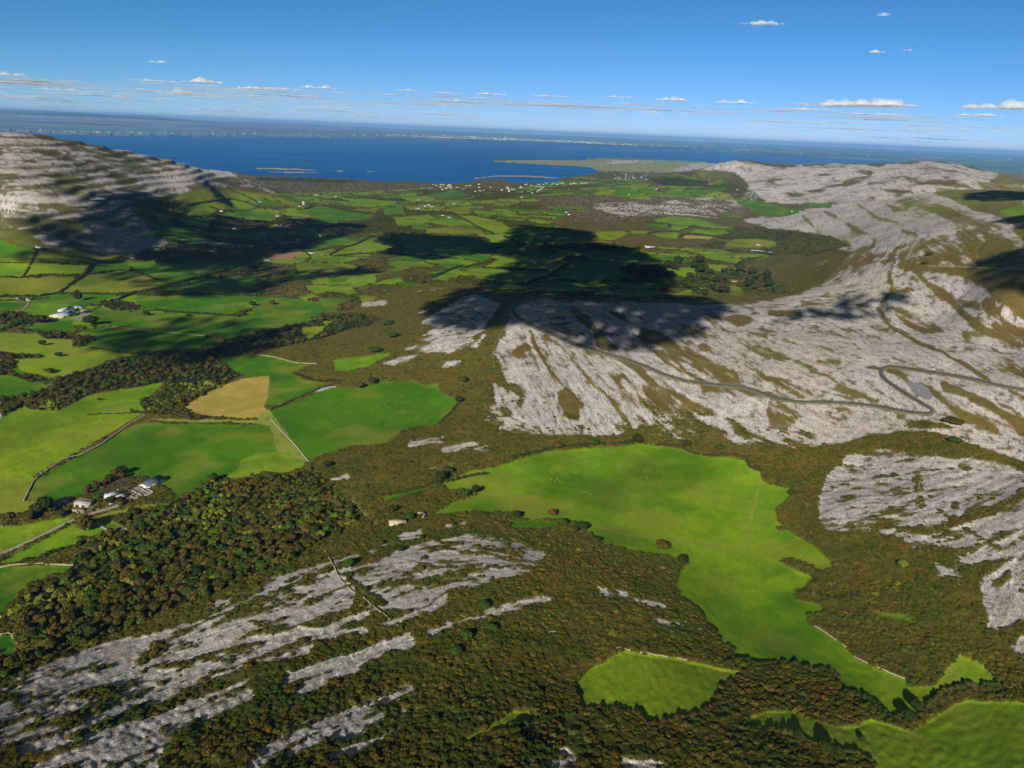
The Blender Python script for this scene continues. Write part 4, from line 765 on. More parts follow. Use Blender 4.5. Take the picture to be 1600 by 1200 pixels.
wall_obj(Z(1200, 900, "250,300 340,350 460,430 540,520 720,600 850,650"), 'tumbled pale wall on the right edge of the big bright pasture', M_pale, .9, 1.1, gaps=.3)
wall_obj(Z(1200, 370, "1000,188 1200,190 1400,200 1600,210"), 'thin pale wall crossing the grassy hillside below the cloud shadow', M_pale, 1.0, 1.4)
wall_obj(Z(0, 640, "0,990 100,975 240,972 460,978"), 'pale wall along the top of the dark green field beside the wood', M_pale, 1.1, 1.0)
wall_obj(Z(600, 440, "760,290 730,330 690,400 680,440 690,550"), 'old yellowish wall running down the scrub left of the striped pavement', M_pale, 1.0, 1.2)

# hedges: each one a continuous run of leafy bushes
HP = [crown_arrays(300+k, nleaf=46, lobes=3, leaf=.24, flat=.9) for k in range(4)]
def clumps(pts, s, sz, r, protos_=HP):
    V = []; T = []; Q = []; n = 0
    for (p, a, b_) in zip(pts, s, sz):
        v, tr, qd = protos_[r.randint(len(protos_))]; an = r.rand()*6.28; c, sn = math.cos(an), math.sin(an)
        w = np.stack([(v[:, 0]*c-v[:, 1]*sn)*a, (v[:, 0]*sn+v[:, 1]*c)*a, v[:, 2]*b_], 1)+p; V.append(w); T.append(tr+n); Q.append(qd+n); n += len(v)
    return np.concatenate(V), np.concatenate(T), np.concatenate(Q)
GREENS = [lin(44, 52, 20), lin(54, 58, 24), lin(40, 56, 22), lin(62, 56, 28)]
nh = 0
def hedge(pts, label, w=2.2, h=3.0, gap=.05, group=None):
    global nh
    nh += 1; r = np.random.RandomState(nh); x, y = world_line(pts, w*1.15); z = ground(x, y); k = (r.rand(len(x)) > gap) | (np.arange(len(x)) < 1); x, y, z = x[k], y[k], z[k]
    if len(x) > 260: sel = np.linspace(0, len(x)-1, 260).astype(int); x, y, z = x[sel], y[sel], z[sel]
    P_ = np.stack([x+r.randn(len(x))*.5, y+r.randn(len(x))*.5, z-.4], 1); s = w*r.uniform(.7, 1.25, len(x)); V, T, Q = clumps(P_, s, s*h/w*r.uniform(.7, 1.1, len(x)), r)
    o = mesh_np('hedge', V, [T, Q], M_leaf); o.color = (*[c*r.uniform(.8, 1.2) for c in GREENS[nh % 4]], 1); tag(o, label, 'hedge', group); return o
Q0 = (0, 370)
hedge(Z(*Q0, "232,82 200,150 175,205 145,250"), 'hedge running down beside the small white house under the grey hill', 3, 3.5)
hedge(Z(*Q0, "0,252 120,258 220,248 300,240 420,245 520,238"), 'hedge under the two small square fields at the left edge', 3, 4)
hedge(Z(*Q0, "0,163 120,166 230,163"), 'thin hedge along the foot of the bright green field at the left edge', 2, 2.5)
hedge(Z(*Q0, "250,160 400,166 560,165 780,158"), 'hedge below the shaded olive field at the foot of the grey hill', 3, 3)
hedge(Z(*Q0, "560,165 545,210 520,245 440,300 370,350"), 'thick dark hedge running downhill between the two large olive fields', 3.5, 4.5)
hedge(Z(*Q0, "0,378 120,372 240,375 360,355 500,358 640,360 780,362 860,352"), 'long hedge crossing above the blue roofed farm', 4, 4.5)
hedge(Z(*Q0, "530,240 650,222 780,205 900,235 1060,300 900,345 860,352"), 'hedge round the right side of the domed olive field', 2.5, 3)
hedge(Z(*Q0, "640,420 720,400 800,370 860,352"), 'dark hedge dropping to the thicket right of the blue roofed farm', 4, 5)
hedge(Z(*Q0, "1060,300 1180,270 1250,255 1390,215"), 'shaded hedge climbing right from the domed olive field', 3, 4)
hedge(Z(*Q0, "900,465 1000,460 1080,472 1200,480 1300,485 1400,492 1500,500"), 'hedge of small trees below the long vivid field in shade', 3, 4)
hedge(Z(*Q0, "1450,490 1520,465 1600,440"), 'short hedge between the two shaded vivid fields', 2, 2.5)
hedge(Z(*Q0, "120,580 220,600 300,620"), 'dark hedge left of the thicket below the blue roofed farm', 3, 3.5)
hedge(Z(*Q0, "560,695 660,712 760,728 880,742"), 'low hedge under the dark shaded field beside the brown wood', 2.5, 2.5)
hedge(Z(*Q0, "0,590 70,570 150,535 210,520"), 'thick hedge climbing to the farm from the left edge', 4, 5)
hedge(Z(*Q0, "550,1112 650,1108 760,1105 870,1100"), 'thin scrubby hedge above the olive field', 1.5, 1.6)
hedge(Z(*Q0, "0,400 100,398 230,392 300,378"), 'hedge beside the lane and the small white bungalow', 3, 3)
hedge(Z(*Q0, "820,1098 900,1110 980,1115 1070,1100 1130,1130 1210,1150 1280,1140 1390,1135"), 'row of dark bushes along the lower edge of the tan field', 3.2, 4)
hedge(Z(*Q0, "1400,1135 1500,1138 1600,1136"), 'thin line of thorn bushes between the tan field and the tawny headland', 1.8, 2.2, .35)
hedge(Z(400, 370, "90,1085 160,1060 240,1020 320,985 400,950 470,932"), 'scrubby hedge on stones between the two vivid pastures', 2.4, 2.6)
hedge(Z(400, 370, "240,855 280,880 340,900 430,912 520,910"), 'hedge under the small vivid field right of the tan field', 3, 3.4)
hedge(Z(0, 640, "0,690 100,690 180,670 250,650 330,640"), 'tall dark hedge running left from the farm sheds', 4.2, 5.5)
hedge(Z(0, 640, "150,950 260,930 340,900 420,880 480,870 540,830"), 'hedge of low bushes under the small bright field by the wood', 3, 3)
hedge(Z(0, 640, "560,500 640,480 700,450 760,430"), 'row of tall trees on the upper side of the farmyard', 4.5, 8)
hedge(Z(400, 640, "1140,100 1180,60 1230,15 1260,-30"), 'line of bushes at the right corner of the cow pasture', 2.2, 2.6, .2)
hedge(Z(1200, 900, "0,560 80,545 180,580 300,610 360,590 430,640"), 'dark bushy edge along the lower side of the big bright pasture', 2.0, 3.0)
hedge(Z(1200, 900, "480,745 540,745 640,790 720,840 760,900"), 'dark bushes on the slanting lower edge of the big bright pasture', 1.8, 2.8)
hedge(Z(1200, 900, "980,830 1060,790 1060,740 1150,715 1260,700 1420,690 1470,700"), 'dense dark thicket edge between the fan of grass and the corner field', 2.2, 3.2)
hedge(Z(1200, 900, "190,115 260,112 340,140 420,160 520,130 570,120"), 'curved dark scrub edge reaching into the bright pasture', 1.8, 2.4)
hedge(Z(1200, 900, "240,255 300,250 400,260 480,290 570,280 620,240"), 'second curved scrub edge beside the pale tumbled wall', 1.9, 2.5)
hedge(Z(800, 900, "1600,560 1500,540 1400,540 1320,570"), 'dark scrub fringe between the bright pasture and the round rough field', 1.6, 2.4)
hedge(Z(800, 900, "380,700 400,770 430,850 550,845 700,850 780,880 830,930 870,950 960,930 1040,900 1180,870 1260,825"), 'dark thorn fringe round the lower side of the round rough field', 1.5, 2.2)
hedge(Z(800, 900, "1060,150 1130,200 1190,250 1210,310 1290,390 1380,470"), 'thorn fringe on the left edge of the narrow part of the bright pasture', 1.7, 2.6)
hedge(Z(800, 640, "480,790 560,860 640,875 720,885 780,912 880,920 960,925 1030,950"), 'dark bush fringe under the left part of the big bright pasture', 2.0, 3.0)
hedge(Z(800, 900, "0,965 80,945 150,925 250,885 400,880"), 'low fringe of scrub above the lower left strip of rough grass', 1.4, 2.0)
hedge(Z(1200, 900, "0,975 100,1000 200,1030 250,1050 330,1080 430,1115 560,1140 640,1170"), 'dark bushes along the lower edge of the bottom strip of grass', 1.6, 2.6)
hedge(Z(400, 640, "1130,470 1180,455 1250,440 1330,420 1450,400"), 'leafy hedge on the upper edge where the bright pasture begins', 2.4, 2.6)
hedge(Z(400, 640, "780,545 880,530 1000,500 1080,480 1120,440"), 'hedge above the thin green strip left of the bright pasture', 2.4, 2.8)
hedge(Z(800, 640, "0,315 200,262 330,240 420,235 520,225 600,225 800,205"), 'belt of green bushes along the top left edge of the big bright pasture', 3.0, 3.6)
hedge(Z(800, 640, "900,225 1050,235 1100,265 1230,295 1350,290 1460,310 1480,365 1560,395"), 'belt of scrub along the top right edge of the big bright pasture', 2.6, 3.0)
for k, (s_, lb) in enumerate((("410,190 390,220 350,270", 'dark hedge dropping from the white farmhouse under the grey hill'), ("170,130 300,105 480,80 560,100 640,130 700,150", 'hedge arching over the two light fields below the grey hill'), ("0,655 100,630 200,600 400,550 520,510", 'dark hedge rising right through the large cloud shadow'),
    ("820,185 740,230 640,290", 'hedge beside the grey rock outcrop in the shaded valley'), ("1340,330 1460,300 1600,255", 'hedge over the broad shaded field in mid valley'), ("1100,435 1180,390 1260,370 1340,330", 'bushy hedge left of the lit wedge shaped field'),
    ("460,12 600,78 660,112", 'hedge between the upper olive fields at the foot of the grey hill'), ("0,690 300,680 600,692 800,680", 'long shaded hedge above the sunlit left valley fields'), ("1000,125 960,150 900,150", 'trees round the ruined tower house'), ("1120,445 1300,425 1420,425", 'thicket edge below the lit wedge shaped field'))):
    hedge(Z(240, 290, s_), lb, 4.5, 5)
for s_, lb in (("440,578 520,550 600,520 640,505", 'dark hedge left of the small lit field on the brown slope'), ("640,520 720,500 800,485 850,462", 'hedge between the brown slope and the lit corner field'), ("780,515 900,522 1180,537", 'hedge between the two large half shaded fields'), ("1060,612 1200,560 1330,480", 'broad dark hedge running down through the deepest shade'),
    ("1180,592 1400,602 1600,598", 'shaded hedge below the dark oval field'), ("130,330 240,290 330,262", 'hedge left of the broad shaded field'), ("910,320 1000,360 1100,385", 'lane hedge beside the tawny strip'), ("1060,180 1240,192", 'hedge between two thin bright strips near the heath'), ("860,212 1050,230", 'hedge below the thin bright strips near the heath'),
    ("710,160 740,190 840,215", 'dark hedge round the small old farmyard in mid valley'), ("640,200 760,270 840,300", 'hedge slanting across the large yellow green field')):
    hedge(Z(560, 290, s_), lb, 5, 5.5)
for s_, lb in (("450,302 530,285 640,290 700,270 740,250", 'hedge between the cluster of bright fields on the valley side'), ("440,228 580,240 590,262", 'thin hedge under the tan edged bright field'), ("740,260 860,272 980,282", 'hedge below the topmost bright field on the valley side'), ("640,325 700,302 870,320", 'hedge round the tan field on the valley side'),
    ("750,450 830,470 900,482 1030,497", 'row of round bushes under the long yellow green field'), ("930,410 1100,418 1240,437", 'hedge passing in front of the long white barns'), ("560,402 660,412 760,432", 'hedge above the long half shaded field'), ("1040,475 1160,452", 'short hedge right of the long yellow green field')):
    hedge(Z(900, 290, s_), lb, 5, 5.5)

# ------------------------------------------------------------------ single trees
def trunk_arrays(seed, h=.55, r0=.07):
    r = np.random.RandomState(seed); V = []; F = []; n = 0
    def limb(p0, p1, ra, rb):
        nonlocal n
        p0, p1 = np.array(p0), np.array(p1); d = p1-p0; d = d/np.linalg.norm(d); a = np.cross(d, [.3, .9, .1]); a /= np.linalg.norm(a); b = np.cross(d, a)
        for (p, q) in ((p0, ra), (p1, rb)):
            for k in range(6): V.append(p+(a*math.cos(k*1.047)+b*math.sin(k*1.047))*q)
        for k in range(6): F.append((n+k, n+(k+1) % 6, n+6+(k+1) % 6, n+6+k))
        n += 12
    limb((0, 0, -.15), (0, 0, h*.6), r0, r0*.75); limb((0, 0, h*.55), (.03, 0, h*1.3), r0*.75, r0*.35)
    for k in range(4):
        a = k*1.57+r.rand(); limb((0, 0, h*.6), (math.cos(a)*.4, math.sin(a)*.4, h*1.25), r0*.5, r0*.15)
    return np.array(V), np.array(F)
TREE = []
for k in range(5):
    V_, T_, Q_ = crown_arrays(500+k, nleaf=620, lobes=11, leaf=.115, flat=[.95, .8, 1.2, .9, 1.05][k]); V_ = V_*[1, 1, 1]+[0, 0, .22]
    cm = mesh_np('crown', V_, [T_, Q_], M_leaf, link=False); tv, tf = trunk_arrays(k); tm = mesh_np('trunk', tv, tf, M_bark, link=False); TREE.append((cm, tm))
def tree(x, y, s, tall, color, label, group=None, name='tree', cat='tree', v=0):
    z = float(ground(np.array([x]), np.array([y]))[0]); root = bpy.data.objects.new(name, None); root.empty_display_size = .5; COL.objects.link(root); root.location = (x, y, z); root.rotation_euler[2] = random.random()*6.28
    cm, tm = TREE[v % 5]
    c = bpy.data.objects.new('crown', cm); COL.objects.link(c); c.parent = root; c.scale = (s, s, s*tall); c.color = (*color, 1)
    k = bpy.data.objects.new('trunk', tm); COL.objects.link(k); k.parent = root; k.scale = (s, s, s*tall)
    tag(root, label, cat, group); return root
def px_tree(u, v, r_px, tall, color, label, group=None, k=0, name='tree', cat='tree'):
    p = hit(u, v)
    if p is None: return
    s = r_px/FPX*math.sqrt(p[0]**2+p[1]**2+(p[2]-CAMZ)**2); tree(p[0], p[1], s, tall, color, label, group, name, cat, k)
TG = [lin(46, 54, 17), lin(38, 46, 16), lin(66, 61, 22), lin(76, 60, 34), lin(46, 66, 20), lin(96, 98, 24), lin(70, 58, 26)]
singles = [(66, 540, 5, 1.1, 0, 'lone round tree in the pasture below the blue roofed farm'), (92, 557, 5.5, .9, 1, 'dark bush tree standing right of the lone round tree in the pasture'), (78, 583, 7, .6, 2, 'low spreading bush in the pasture above the brown wood'), (156, 626, 3, 1, 0, 'small tree alone in the bright field between two woods'),
    (132, 830, 15, 1.0, 2, 'large round brownish tree beside the farm track fork'), (62, 505, 9, .9, 0, 'big dark tree left of the blue roofed farm'), (143, 508, 12, .9, 1, 'big tree throwing a long shadow right of the farm barns'), (123, 470, 7, 1.2, 0, 'tall tree behind the blue roofed farm'), (230, 493, 5, .9, 1, 'small tree at the left end of the field hedge'),
    (394, 478, 6, .8, 0, 'dark bush in the middle of the vivid field'), (426, 476, 6, .8, 2, 'dark bush right of its twin in the vivid field'), (295, 495, 4, .9, 0, 'small bush on the hedge of the long shaded field'),
    (1036, 858, 12, .65, 6, 'lone greyish brown thorn bush standing in the big bright pasture'), (1067, 882, 10, 1.0, 1, 'dark round tree at the notch of the big bright pasture'), (910, 828, 9, 1.0, 1, 'dark tree at the left inlet of the bright pasture'), (893, 832, 9, .9, 2, 'olive tree left of the dark inlet tree'), (930, 848, 8, 1, 0, 'tree on the point of scrub under the bright pasture'), (862, 806, 8, .8, 3, 'brown bush on the scrub tongue left of the bright pasture'),
    (878, 820, 8, .9, 4, 'green bush on the scrub tongue left of the bright pasture'), (806, 808, 8, .8, 1, 'dark bush at the left end of the scrub tongue'), (1237, 775, 7, 1, 0, 'dark round bush on the upper right edge of the bright pasture'), (1220, 830, 7, .9, 2, 'round bush on the right edge of the bright pasture'),
    (1345, 1160, 5, 1, 0, 'small bush in the bottom strip of grass'), (1245, 1152, 8, 1, 1, 'dark bush by the bottom fringe of scrub'), (1290, 1175, 11, 1, 1, 'large dark bush on the bottom fringe of scrub'), (1430, 1112, 9, 1.5, 1, 'tall dark thorn at the pinched end of the bright pasture'), (1418, 1125, 10, 1.2, 1, 'tall dark thorn left of the pinched end of the bright pasture'),
    (1408, 887, 8, .8, 5, 'bright yellow green bush in the scrub below the limestone dome'), (1402, 914, 5, .7, 5, 'smaller yellow green bush below the bright one'), (1490, 693, 9, .7, 4, 'dark green bush patch above the limestone dome'), (1490, 662, 14, .35, 2, 'flat dark bush beside the road hairpin'),
    (712, 1022, 11, .8, 4, 'bright green bush in the dark scrub, lowest of three'), (730, 1000, 10, .9, 4, 'bright green bush in the dark scrub, middle of three'), (768, 985, 9, .9, 4, 'bright green bush in the dark scrub, highest of three'), (757, 950, 10, .7, 4, 'green bush beside the thin band of pavement'), (668, 1033, 10, .6, 2, 'low olive bush left of the bright green ones'),
    (625, 862, 7, 1.0, 1, 'dark bush between two thin bands of pavement'), (660, 842, 4, 1, 1, 'small dark bush beside the pavement under the stone barn'), (545, 884, 10, .8, 4, 'green bush at the corner of the pavement block'), (595, 850, 5, .8, 2, 'small olive bush in the scrub above the pavement'),
    (612, 770+30, 8, 1, 0, 'tree at the left end of the roofless barn'), (640, 812, 8, 1.1, 4, 'green tree at the right end of the roofless barn'), (500, 840, 8, .8, 5, 'yellow green bush in the wood, above its twins'), (552, 817, 5, .8, 5, 'yellow bush in the wood near the track'),
    (512, 700+30, 7, 1, 1, 'dark bush in the brown slope above the wood'), (688, 750, 10, 1, 1, 'dark green tree at the left tip of the bright pasture'), (700, 738, 9, .8, 0, 'green tree behind the left tip of the bright pasture'), (742, 770, 7, 1.1, 1, 'dark bush on the scrub spur in the bright pasture'), (728, 775, 7, .9, 4, 'green bush on the scrub spur in the bright pasture'),
    (718, 630, 7, 1.1, 1, 'dark tree at the right end of the cow pasture'), (725, 598, 8, .9, 4, 'green tree in the scrub right of the cow pasture'), (562, 606, 9, .8, 2, 'bush on the upper edge of the cow pasture'), (582, 600, 7, 1, 0, 'dark tree on the upper edge of the cow pasture'), (615, 527, 10, .5, 4, 'patch of bright green bush on the brown slope'), (605, 508, 8, .5, 4, 'small bright green bush higher on the brown slope'),
    (610, 505, 6, .6, 4, 'green bush beside its twin on the brown slope'), (586, 550, 12, .5, 4, 'wide green bush above the bright field tip'), (995, 692, 9, .9, 1, 'dark green tree at the top edge of the bright pasture'), (930, 696, 9, .8, 4, 'green tree along the top edge of the bright pasture'), (870, 700, 9, .7, 3, 'brown tree along the top edge of the bright pasture'), (1073, 697, 8, .8, 0, 'tree in the belt above the bright pasture'), (1125, 702, 8, .7, 4, 'green bush in the belt above the bright pasture'),
    (1450, 400, 6, .5, 2, 'dark green thicket tree in the hillside hollow'), (1445, 413, 6, .4, 2, 'wide dark bush at the foot of the hillside hollow'), (180, 745, 7, 1.1, 2, 'tree at the top of the farmyard'), (190, 742, 8, 1.2, 1, 'tall dark tree at the top of the farmyard'), (172, 752, 7, 1.2, 0, 'dark tree over the left yard of the farm'), (135, 772, 6, 1, 3, 'reddish tree between the two farm yards'),
    (70, 797, 12, 1.1, 1, 'big dark tree left of the blue farm shed'), (58, 803, 10, 1.0, 0, 'broad tree second from the blue farm shed'), (46, 812, 10, .8, 2, 'rounded tree at the end of the dark farm hedge'), (95, 806, 8, .8, 0, 'bushy tree in front of the blue farm shed'), (176, 788, 8, .9, 1, 'dark tree in front of the pale farm roof'), (188, 790, 8, .8, 2, 'round tree by the lane below the pale farm roof'), (156, 780, 7, .8, 4, 'green tree in the middle of the farm'), (210, 806, 9, 1, 0, 'tree at the edge of the wood by the farm track'), (333, 752, 8, 1.2, 0, 'tree standing forward of the wood below the vivid field')]
for k, (u, v, rp, tl, ci, lb) in enumerate(singles): px_tree(u, v, rp, tl, TG[ci], lb, None, k)
# parkland trees in the valley behind the spur
park = "1015,425 1030,417 1036,425 1040,430 1048,432 1045,418 1055,420 1060,412 1077,432 1078,440 1068,445 1085,418 1092,410 1095,425 1098,436 1110,427 1112,438 1120,440 1130,425 1128,437 1140,422 1148,430 1155,424 1165,424 1175,428 1180,434 1188,430 1196,436 1120,455 1112,452 1130,456 1085,457 1072,450 1100,460 1020,432 1008,440 1000,430 985,425 1160,442 1170,448 1180,452 1190,455 1200,448 1210,455"
for k, q_ in enumerate(park.split()):
    u, v = map(float, q_.split(',')); brown = k % 3 == 0 or u > 1120
    px_tree(u, v+2, random.uniform(5.5, 8.5), random.uniform(.85, 1.2), [TG[1], TG[0], TG[3]][k % 3] if brown else TG[k % 2], 'reddish brown parkland tree in the valley behind the limestone spur' if brown and k % 3 == 2 else 'dark parkland tree in the valley behind the limestone spur', 'brown parkland trees behind the spur' if brown and k % 3 == 2 else 'dark parkland trees behind the spur', k)
for k in range(46):
    u = 845+k*3.4+random.uniform(-1, 1); px_tree(u, 388+random.uniform(-2, 2)+.02*(u-845), random.uniform(1.8, 3.2), random.uniform(1.0, 1.6), TG[k % 2], 'small dark tree in the long tree row across the shaded valley', 'tree row across the shaded valley', k)
# the largest trees of the near wood
wi, wj, wx_, wy_ = sample(np.where(free & (vg == 2) & (U0 < 560) & (V0 > 735) & (V0 < 1030), area*.0075, 0))
sel = np.argsort(np.hypot(wx_, wy_)+np.abs(RG.randn(len(wx_)))*120)[:150]
for k in sel:
    ci = [2, 0, 6, 4, 1, 2, 0, 6, 2, 3, 5, 2, 6, 0][k % 14]; kinds = {0: 'dark green', 1: 'very dark green', 2: 'olive', 3: 'reddish brown', 4: 'fresh green', 5: 'yellow', 6: 'brown'}[ci]
    tree(float(wx_[k]), float(wy_[k]), random.uniform(3.4, 5.0)*(1 if ci != 5 else .75), random.uniform(.8, 1.1), TG[ci], kinds+' hazel tree among the trees of the near left wood', kinds+' trees of the near left wood', 'tree', 'tree', int(k))
# ------------------------------------------------------------------ buildings
M_white = flat('white_render', (186, 184, 176), .8, .06); M_cream = flat('cream_render', (178, 164, 132), .85, .08); M_grey = flat('grey_block', (150, 146, 138), .9, .12)
M_slate = flat('slate', (74, 84, 100), .6, .08); M_tinb = flat('blue_tin', (84, 108, 134), .45, .06); M_tinp = flat('pale_tin', (150, 160, 168), .45, .06); M_fibre = flat('fibre_cement', (150, 148, 148), .8, .08); M_rust = flat('brown_roof', (120, 98, 84), .8, .12)
M_glass = flat('window_glass', (40, 48, 58), .15, .02); M_dark = flat('dark_door', (52, 54, 58), .7, .05); M_conc = flat('yard_concrete', (128, 122, 110), .95, .12, .3)
def box(x0, y0, z0, x1, y1, z1):
    v = np.array([(x, y, z) for z in (z0, z1) for x, y in ((x0, y0), (x1, y0), (x1, y1), (x0, y1))]); f = np.array([(0, 3, 2, 1), (4, 5, 6, 7), (0, 1, 5, 4), (1, 2, 6, 5), (2, 3, 7, 6), (3, 0, 4, 7)]); return v, f
def joinb(bs):
    V = []; F = []; n = 0
    for v, f in bs: V.append(v); F.append(f+n); n += len(v)
    return np.concatenate(V), np.concatenate(F)
def gable_body(L, W, h, rh):
    x, y = L/2, W/2
    v = np.array([(-x, -y, -1.5), (x, -y, -1.5), (x, y, -1.5), (-x, y, -1.5), (-x, -y, h), (x, -y, h), (x, y, h), (-x, y, h), (-x, 0, h+rh), (x, 0, h+rh)])
    q = np.array([(0, 1, 5, 4), (2, 3, 7, 6), (3, 2, 1, 0), (4, 5, 9, 8), (6, 7, 8, 9)]); p5 = np.array([(1, 2, 6, 9, 5), (3, 0, 4, 8, 7)]); return v, [q, p5]
def roof_slabs(L, W, h, rh, o=.4, t_=.22):
    V = []; F = []
    x = L/2+o; n = 0
    for s in (-1, 1):
        y1 = s*(W/2+o); z1 = h-rh*o/(W/2); 
        v = [(-x, 0, h+rh+.05), (x, 0, h+rh+.05), (x, y1, z1+.05), (-x, y1, z1+.05), (-x, 0, h+rh+.05+t_), (x, 0, h+rh+.05+t_), (x, y1, z1+.05+t_), (-x, y1, z1+.05+t_)]
        V += v; F += [(n, n+3, n+2, n+1), (n+4, n+5, n+6, n+7), (n, n+1, n+5, n+4), (n+1, n+2, n+6, n+5), (n+2, n+3, n+7, n+6), (n+3, n, n+4, n+7)]; n += 8
    return np.array(V), np.array(F)
def building(name, cat, label, pa, pb, W, h, rh, mw, mr, doors=(), wins=(), ribs=True, L=None, chimney=False, group=None):
    """a gabled building whose long side runs between two points on the ground"""
    a, c = hit(*pa), hit(*pb); ax, ay, bx, by = a[0], a[1], c[0], c[1]; L = L or math.hypot(bx-ax, by-ay); rz = math.atan2(by-ay, bx-ax)
    cx, cy = (ax+bx)/2-math.sin(rz)*W/2, (ay+by)/2+math.cos(rz)*W/2; z = min(a[2], c[2])+.1
    root = bpy.data.objects.new(name, None); COL.objects.link(root); root.location = (cx, cy, z); root.rotation_euler[2] = rz; tag(root, label, cat, group)
    v, f = gable_body(L, W, h, rh); mesh_np('wall', v, f, mw, root)
    v, f = roof_slabs(L, W, h, rh); rf = mesh_np('roof', v, f, mr, root)
    if ribs:
        for k in range(int(L/3)):
            pass
    for (x, w_, hh) in doors: v, f = box(x*L-w_/2, -W/2-.06, 0, x*L+w_/2, -W/2+.05, hh); mesh_np('door', v, f, M_dark, root)
    for (x, z0) in wins: v, f = box(x*L-.6, -W/2-.07, z0, x*L+.6, -W/2+.05, z0+1.1); mesh_np('window', v, f, M_glass, root)
    if chimney:
        for s in (-.46, .46): v, f = box(s*L-.45, -.4, h+rh-.4, s*L+.45, .4, h+rh+1.1); mesh_np('chimney', v, f, mw, rf)
    return root
B = building
B('farm_shed', 'shed', 'white walled shed with blue grey roof, topmost building of the near farm', (231, 764), (258, 752), 12, 4.2, 2.2, M_white, M_slate, [(-.3, 3.5, 3.4), (.05, 3.5, 3.4)])
B('farm_house', 'house', 'long pale tin roofed house in the middle of the near farm', (168, 781), (189, 773), 7, 3.0, 2.0, M_white, M_tinp, [(0, 1.2, 2.1)], [(-.3, 1), (.3, 1)], chimney=True)
B('stone_shed', 'shed', 'small stone shed joined to the right end of the pale tin roofed house', (188, 782), (199, 778), 8, 3.0, 1.8, M_cream, M_fibre, [(0, 2.0, 2.3)])
B('farm_barn', 'barn', 'grey roofed barn with cream walls by the lane fork of the near farm', (116, 793), (136, 794), 13, 4.2, 2.6, M_cream, M_fibre, [(-.25, 4, 3.6), (.2, 4, 3.6)])
B('farm_shed', 'shed', 'dark blue roofed shed among trees at the left end of the near farm', (85, 796), (109, 786), 10, 4.0, 2.0, M_grey, M_tinb, [(.1, 4, 3.4)])
B('lean_to', 'shed', 'low open lean-to in front of the grey roofed barn', (113, 800), (131, 799), 5, 2.0, .8, M_grey, M_rust, [(0, 3, 1.8)])
B('stone_barn', 'barn', 'long pale stone barn in the scrub beside the grassy track', (609, 823), (635, 818), 6, 2.6, 2.6, M_cream, flat('lichen_roof', (160, 150, 130), .9, .15), [(-.2, 1.6, 2.0), (.2, 1.6, 2.0)])
B('farm_barn', 'barn', 'wide barn with pale blue tin roof at the left valley farm', (93, 498), (119, 493), 26, 5.0, 4.0, M_cream, flat('light_blue_tin', (136, 156, 168), .4, .05), [(-.2, 5, 4), (.2, 5, 4)])
B('farm_shed', 'shed', 'long narrow pale roofed shed behind the wide barn of the left valley farm', (97, 487), (113, 482), 10, 3.5, 2.0, M_white, M_tinp, [(0, 3, 3)])
B('farm_shed', 'shed', 'dark slate roofed shed behind the wide barn of the left valley farm', (108, 489), (124, 486), 9, 3.5, 2.2, M_grey, M_slate, [(0, 3, 3)])
B('farm_shed', 'shed', 'blue roofed shed at the back of the left valley farm', (116, 482), (128, 482), 10, 4, 2.4, M_grey, M_tinb, [(0, 3, 3)])
B('farm_shed', 'shed', 'tan open shed at the right side of the left valley farm', (126, 487), (139, 486), 10, 3, 1.5, M_conc, M_rust, [(0, 3, 2.5)])
B('farm_house', 'house', 'white farmhouse left of the wide barn of the left valley farm', (82, 496), (92, 494), 8, 3, 2.6, M_white, M_slate, [(0, 1.2, 2.1)], [(-.3, 1), (.3, 1)], chimney=True)
B('bungalow', 'house', 'small white bungalow by the lane at the far left', (43, 470), (51, 469), 7, 2.8, 2.2, M_white, M_slate, [(0, 1.2, 2.1)], [(-.3, 1), (.3, 1)], chimney=True)
B('bungalow', 'house', 'second small white bungalow left of the lane at the far left', (28, 469), (35, 468), 7, 2.6, 2.0, M_white, M_slate, [(0, 1.2, 2.1)], [(-.3, 1), (.3, 1)])
B('farm_barn', 'barn', 'long white barn, left of the pair on the valley side', (1173, 392.5), (1190, 393), 16, 5, 3, M_white, M_tinp, [(0, 4, 4)])
B('farm_barn', 'barn', 'white barn, right of the pair on the valley side', (1196, 394.5), (1207, 395), 14, 5, 3, M_white, M_tinp, [(0, 4, 4)])
B('farm_barn', 'barn', 'blue roofed barn among the shaded tree rows in mid valley', (1010, 387), (1025, 387), 18, 5, 4, M_white, M_tinb, [(0, 4, 4)])
B('country_house', 'house', 'white country house among the parkland trees', (1109, 450), (1122, 450), 9, 4.5, 3, M_white, M_slate, [(0, 1.4, 2.2)], [(-.3, 1), (.3, 1), (-.3, 3), (.3, 3)], chimney=True)
B('cottage', 'house', 'cream cottage right of the country house among brown trees', (1143, 440.5), (1152, 440.5), 7, 3, 2.4, M_cream, M_rust, [(0, 1.2, 2.1)], [(-.3, 1), (.3, 1)], chimney=True)
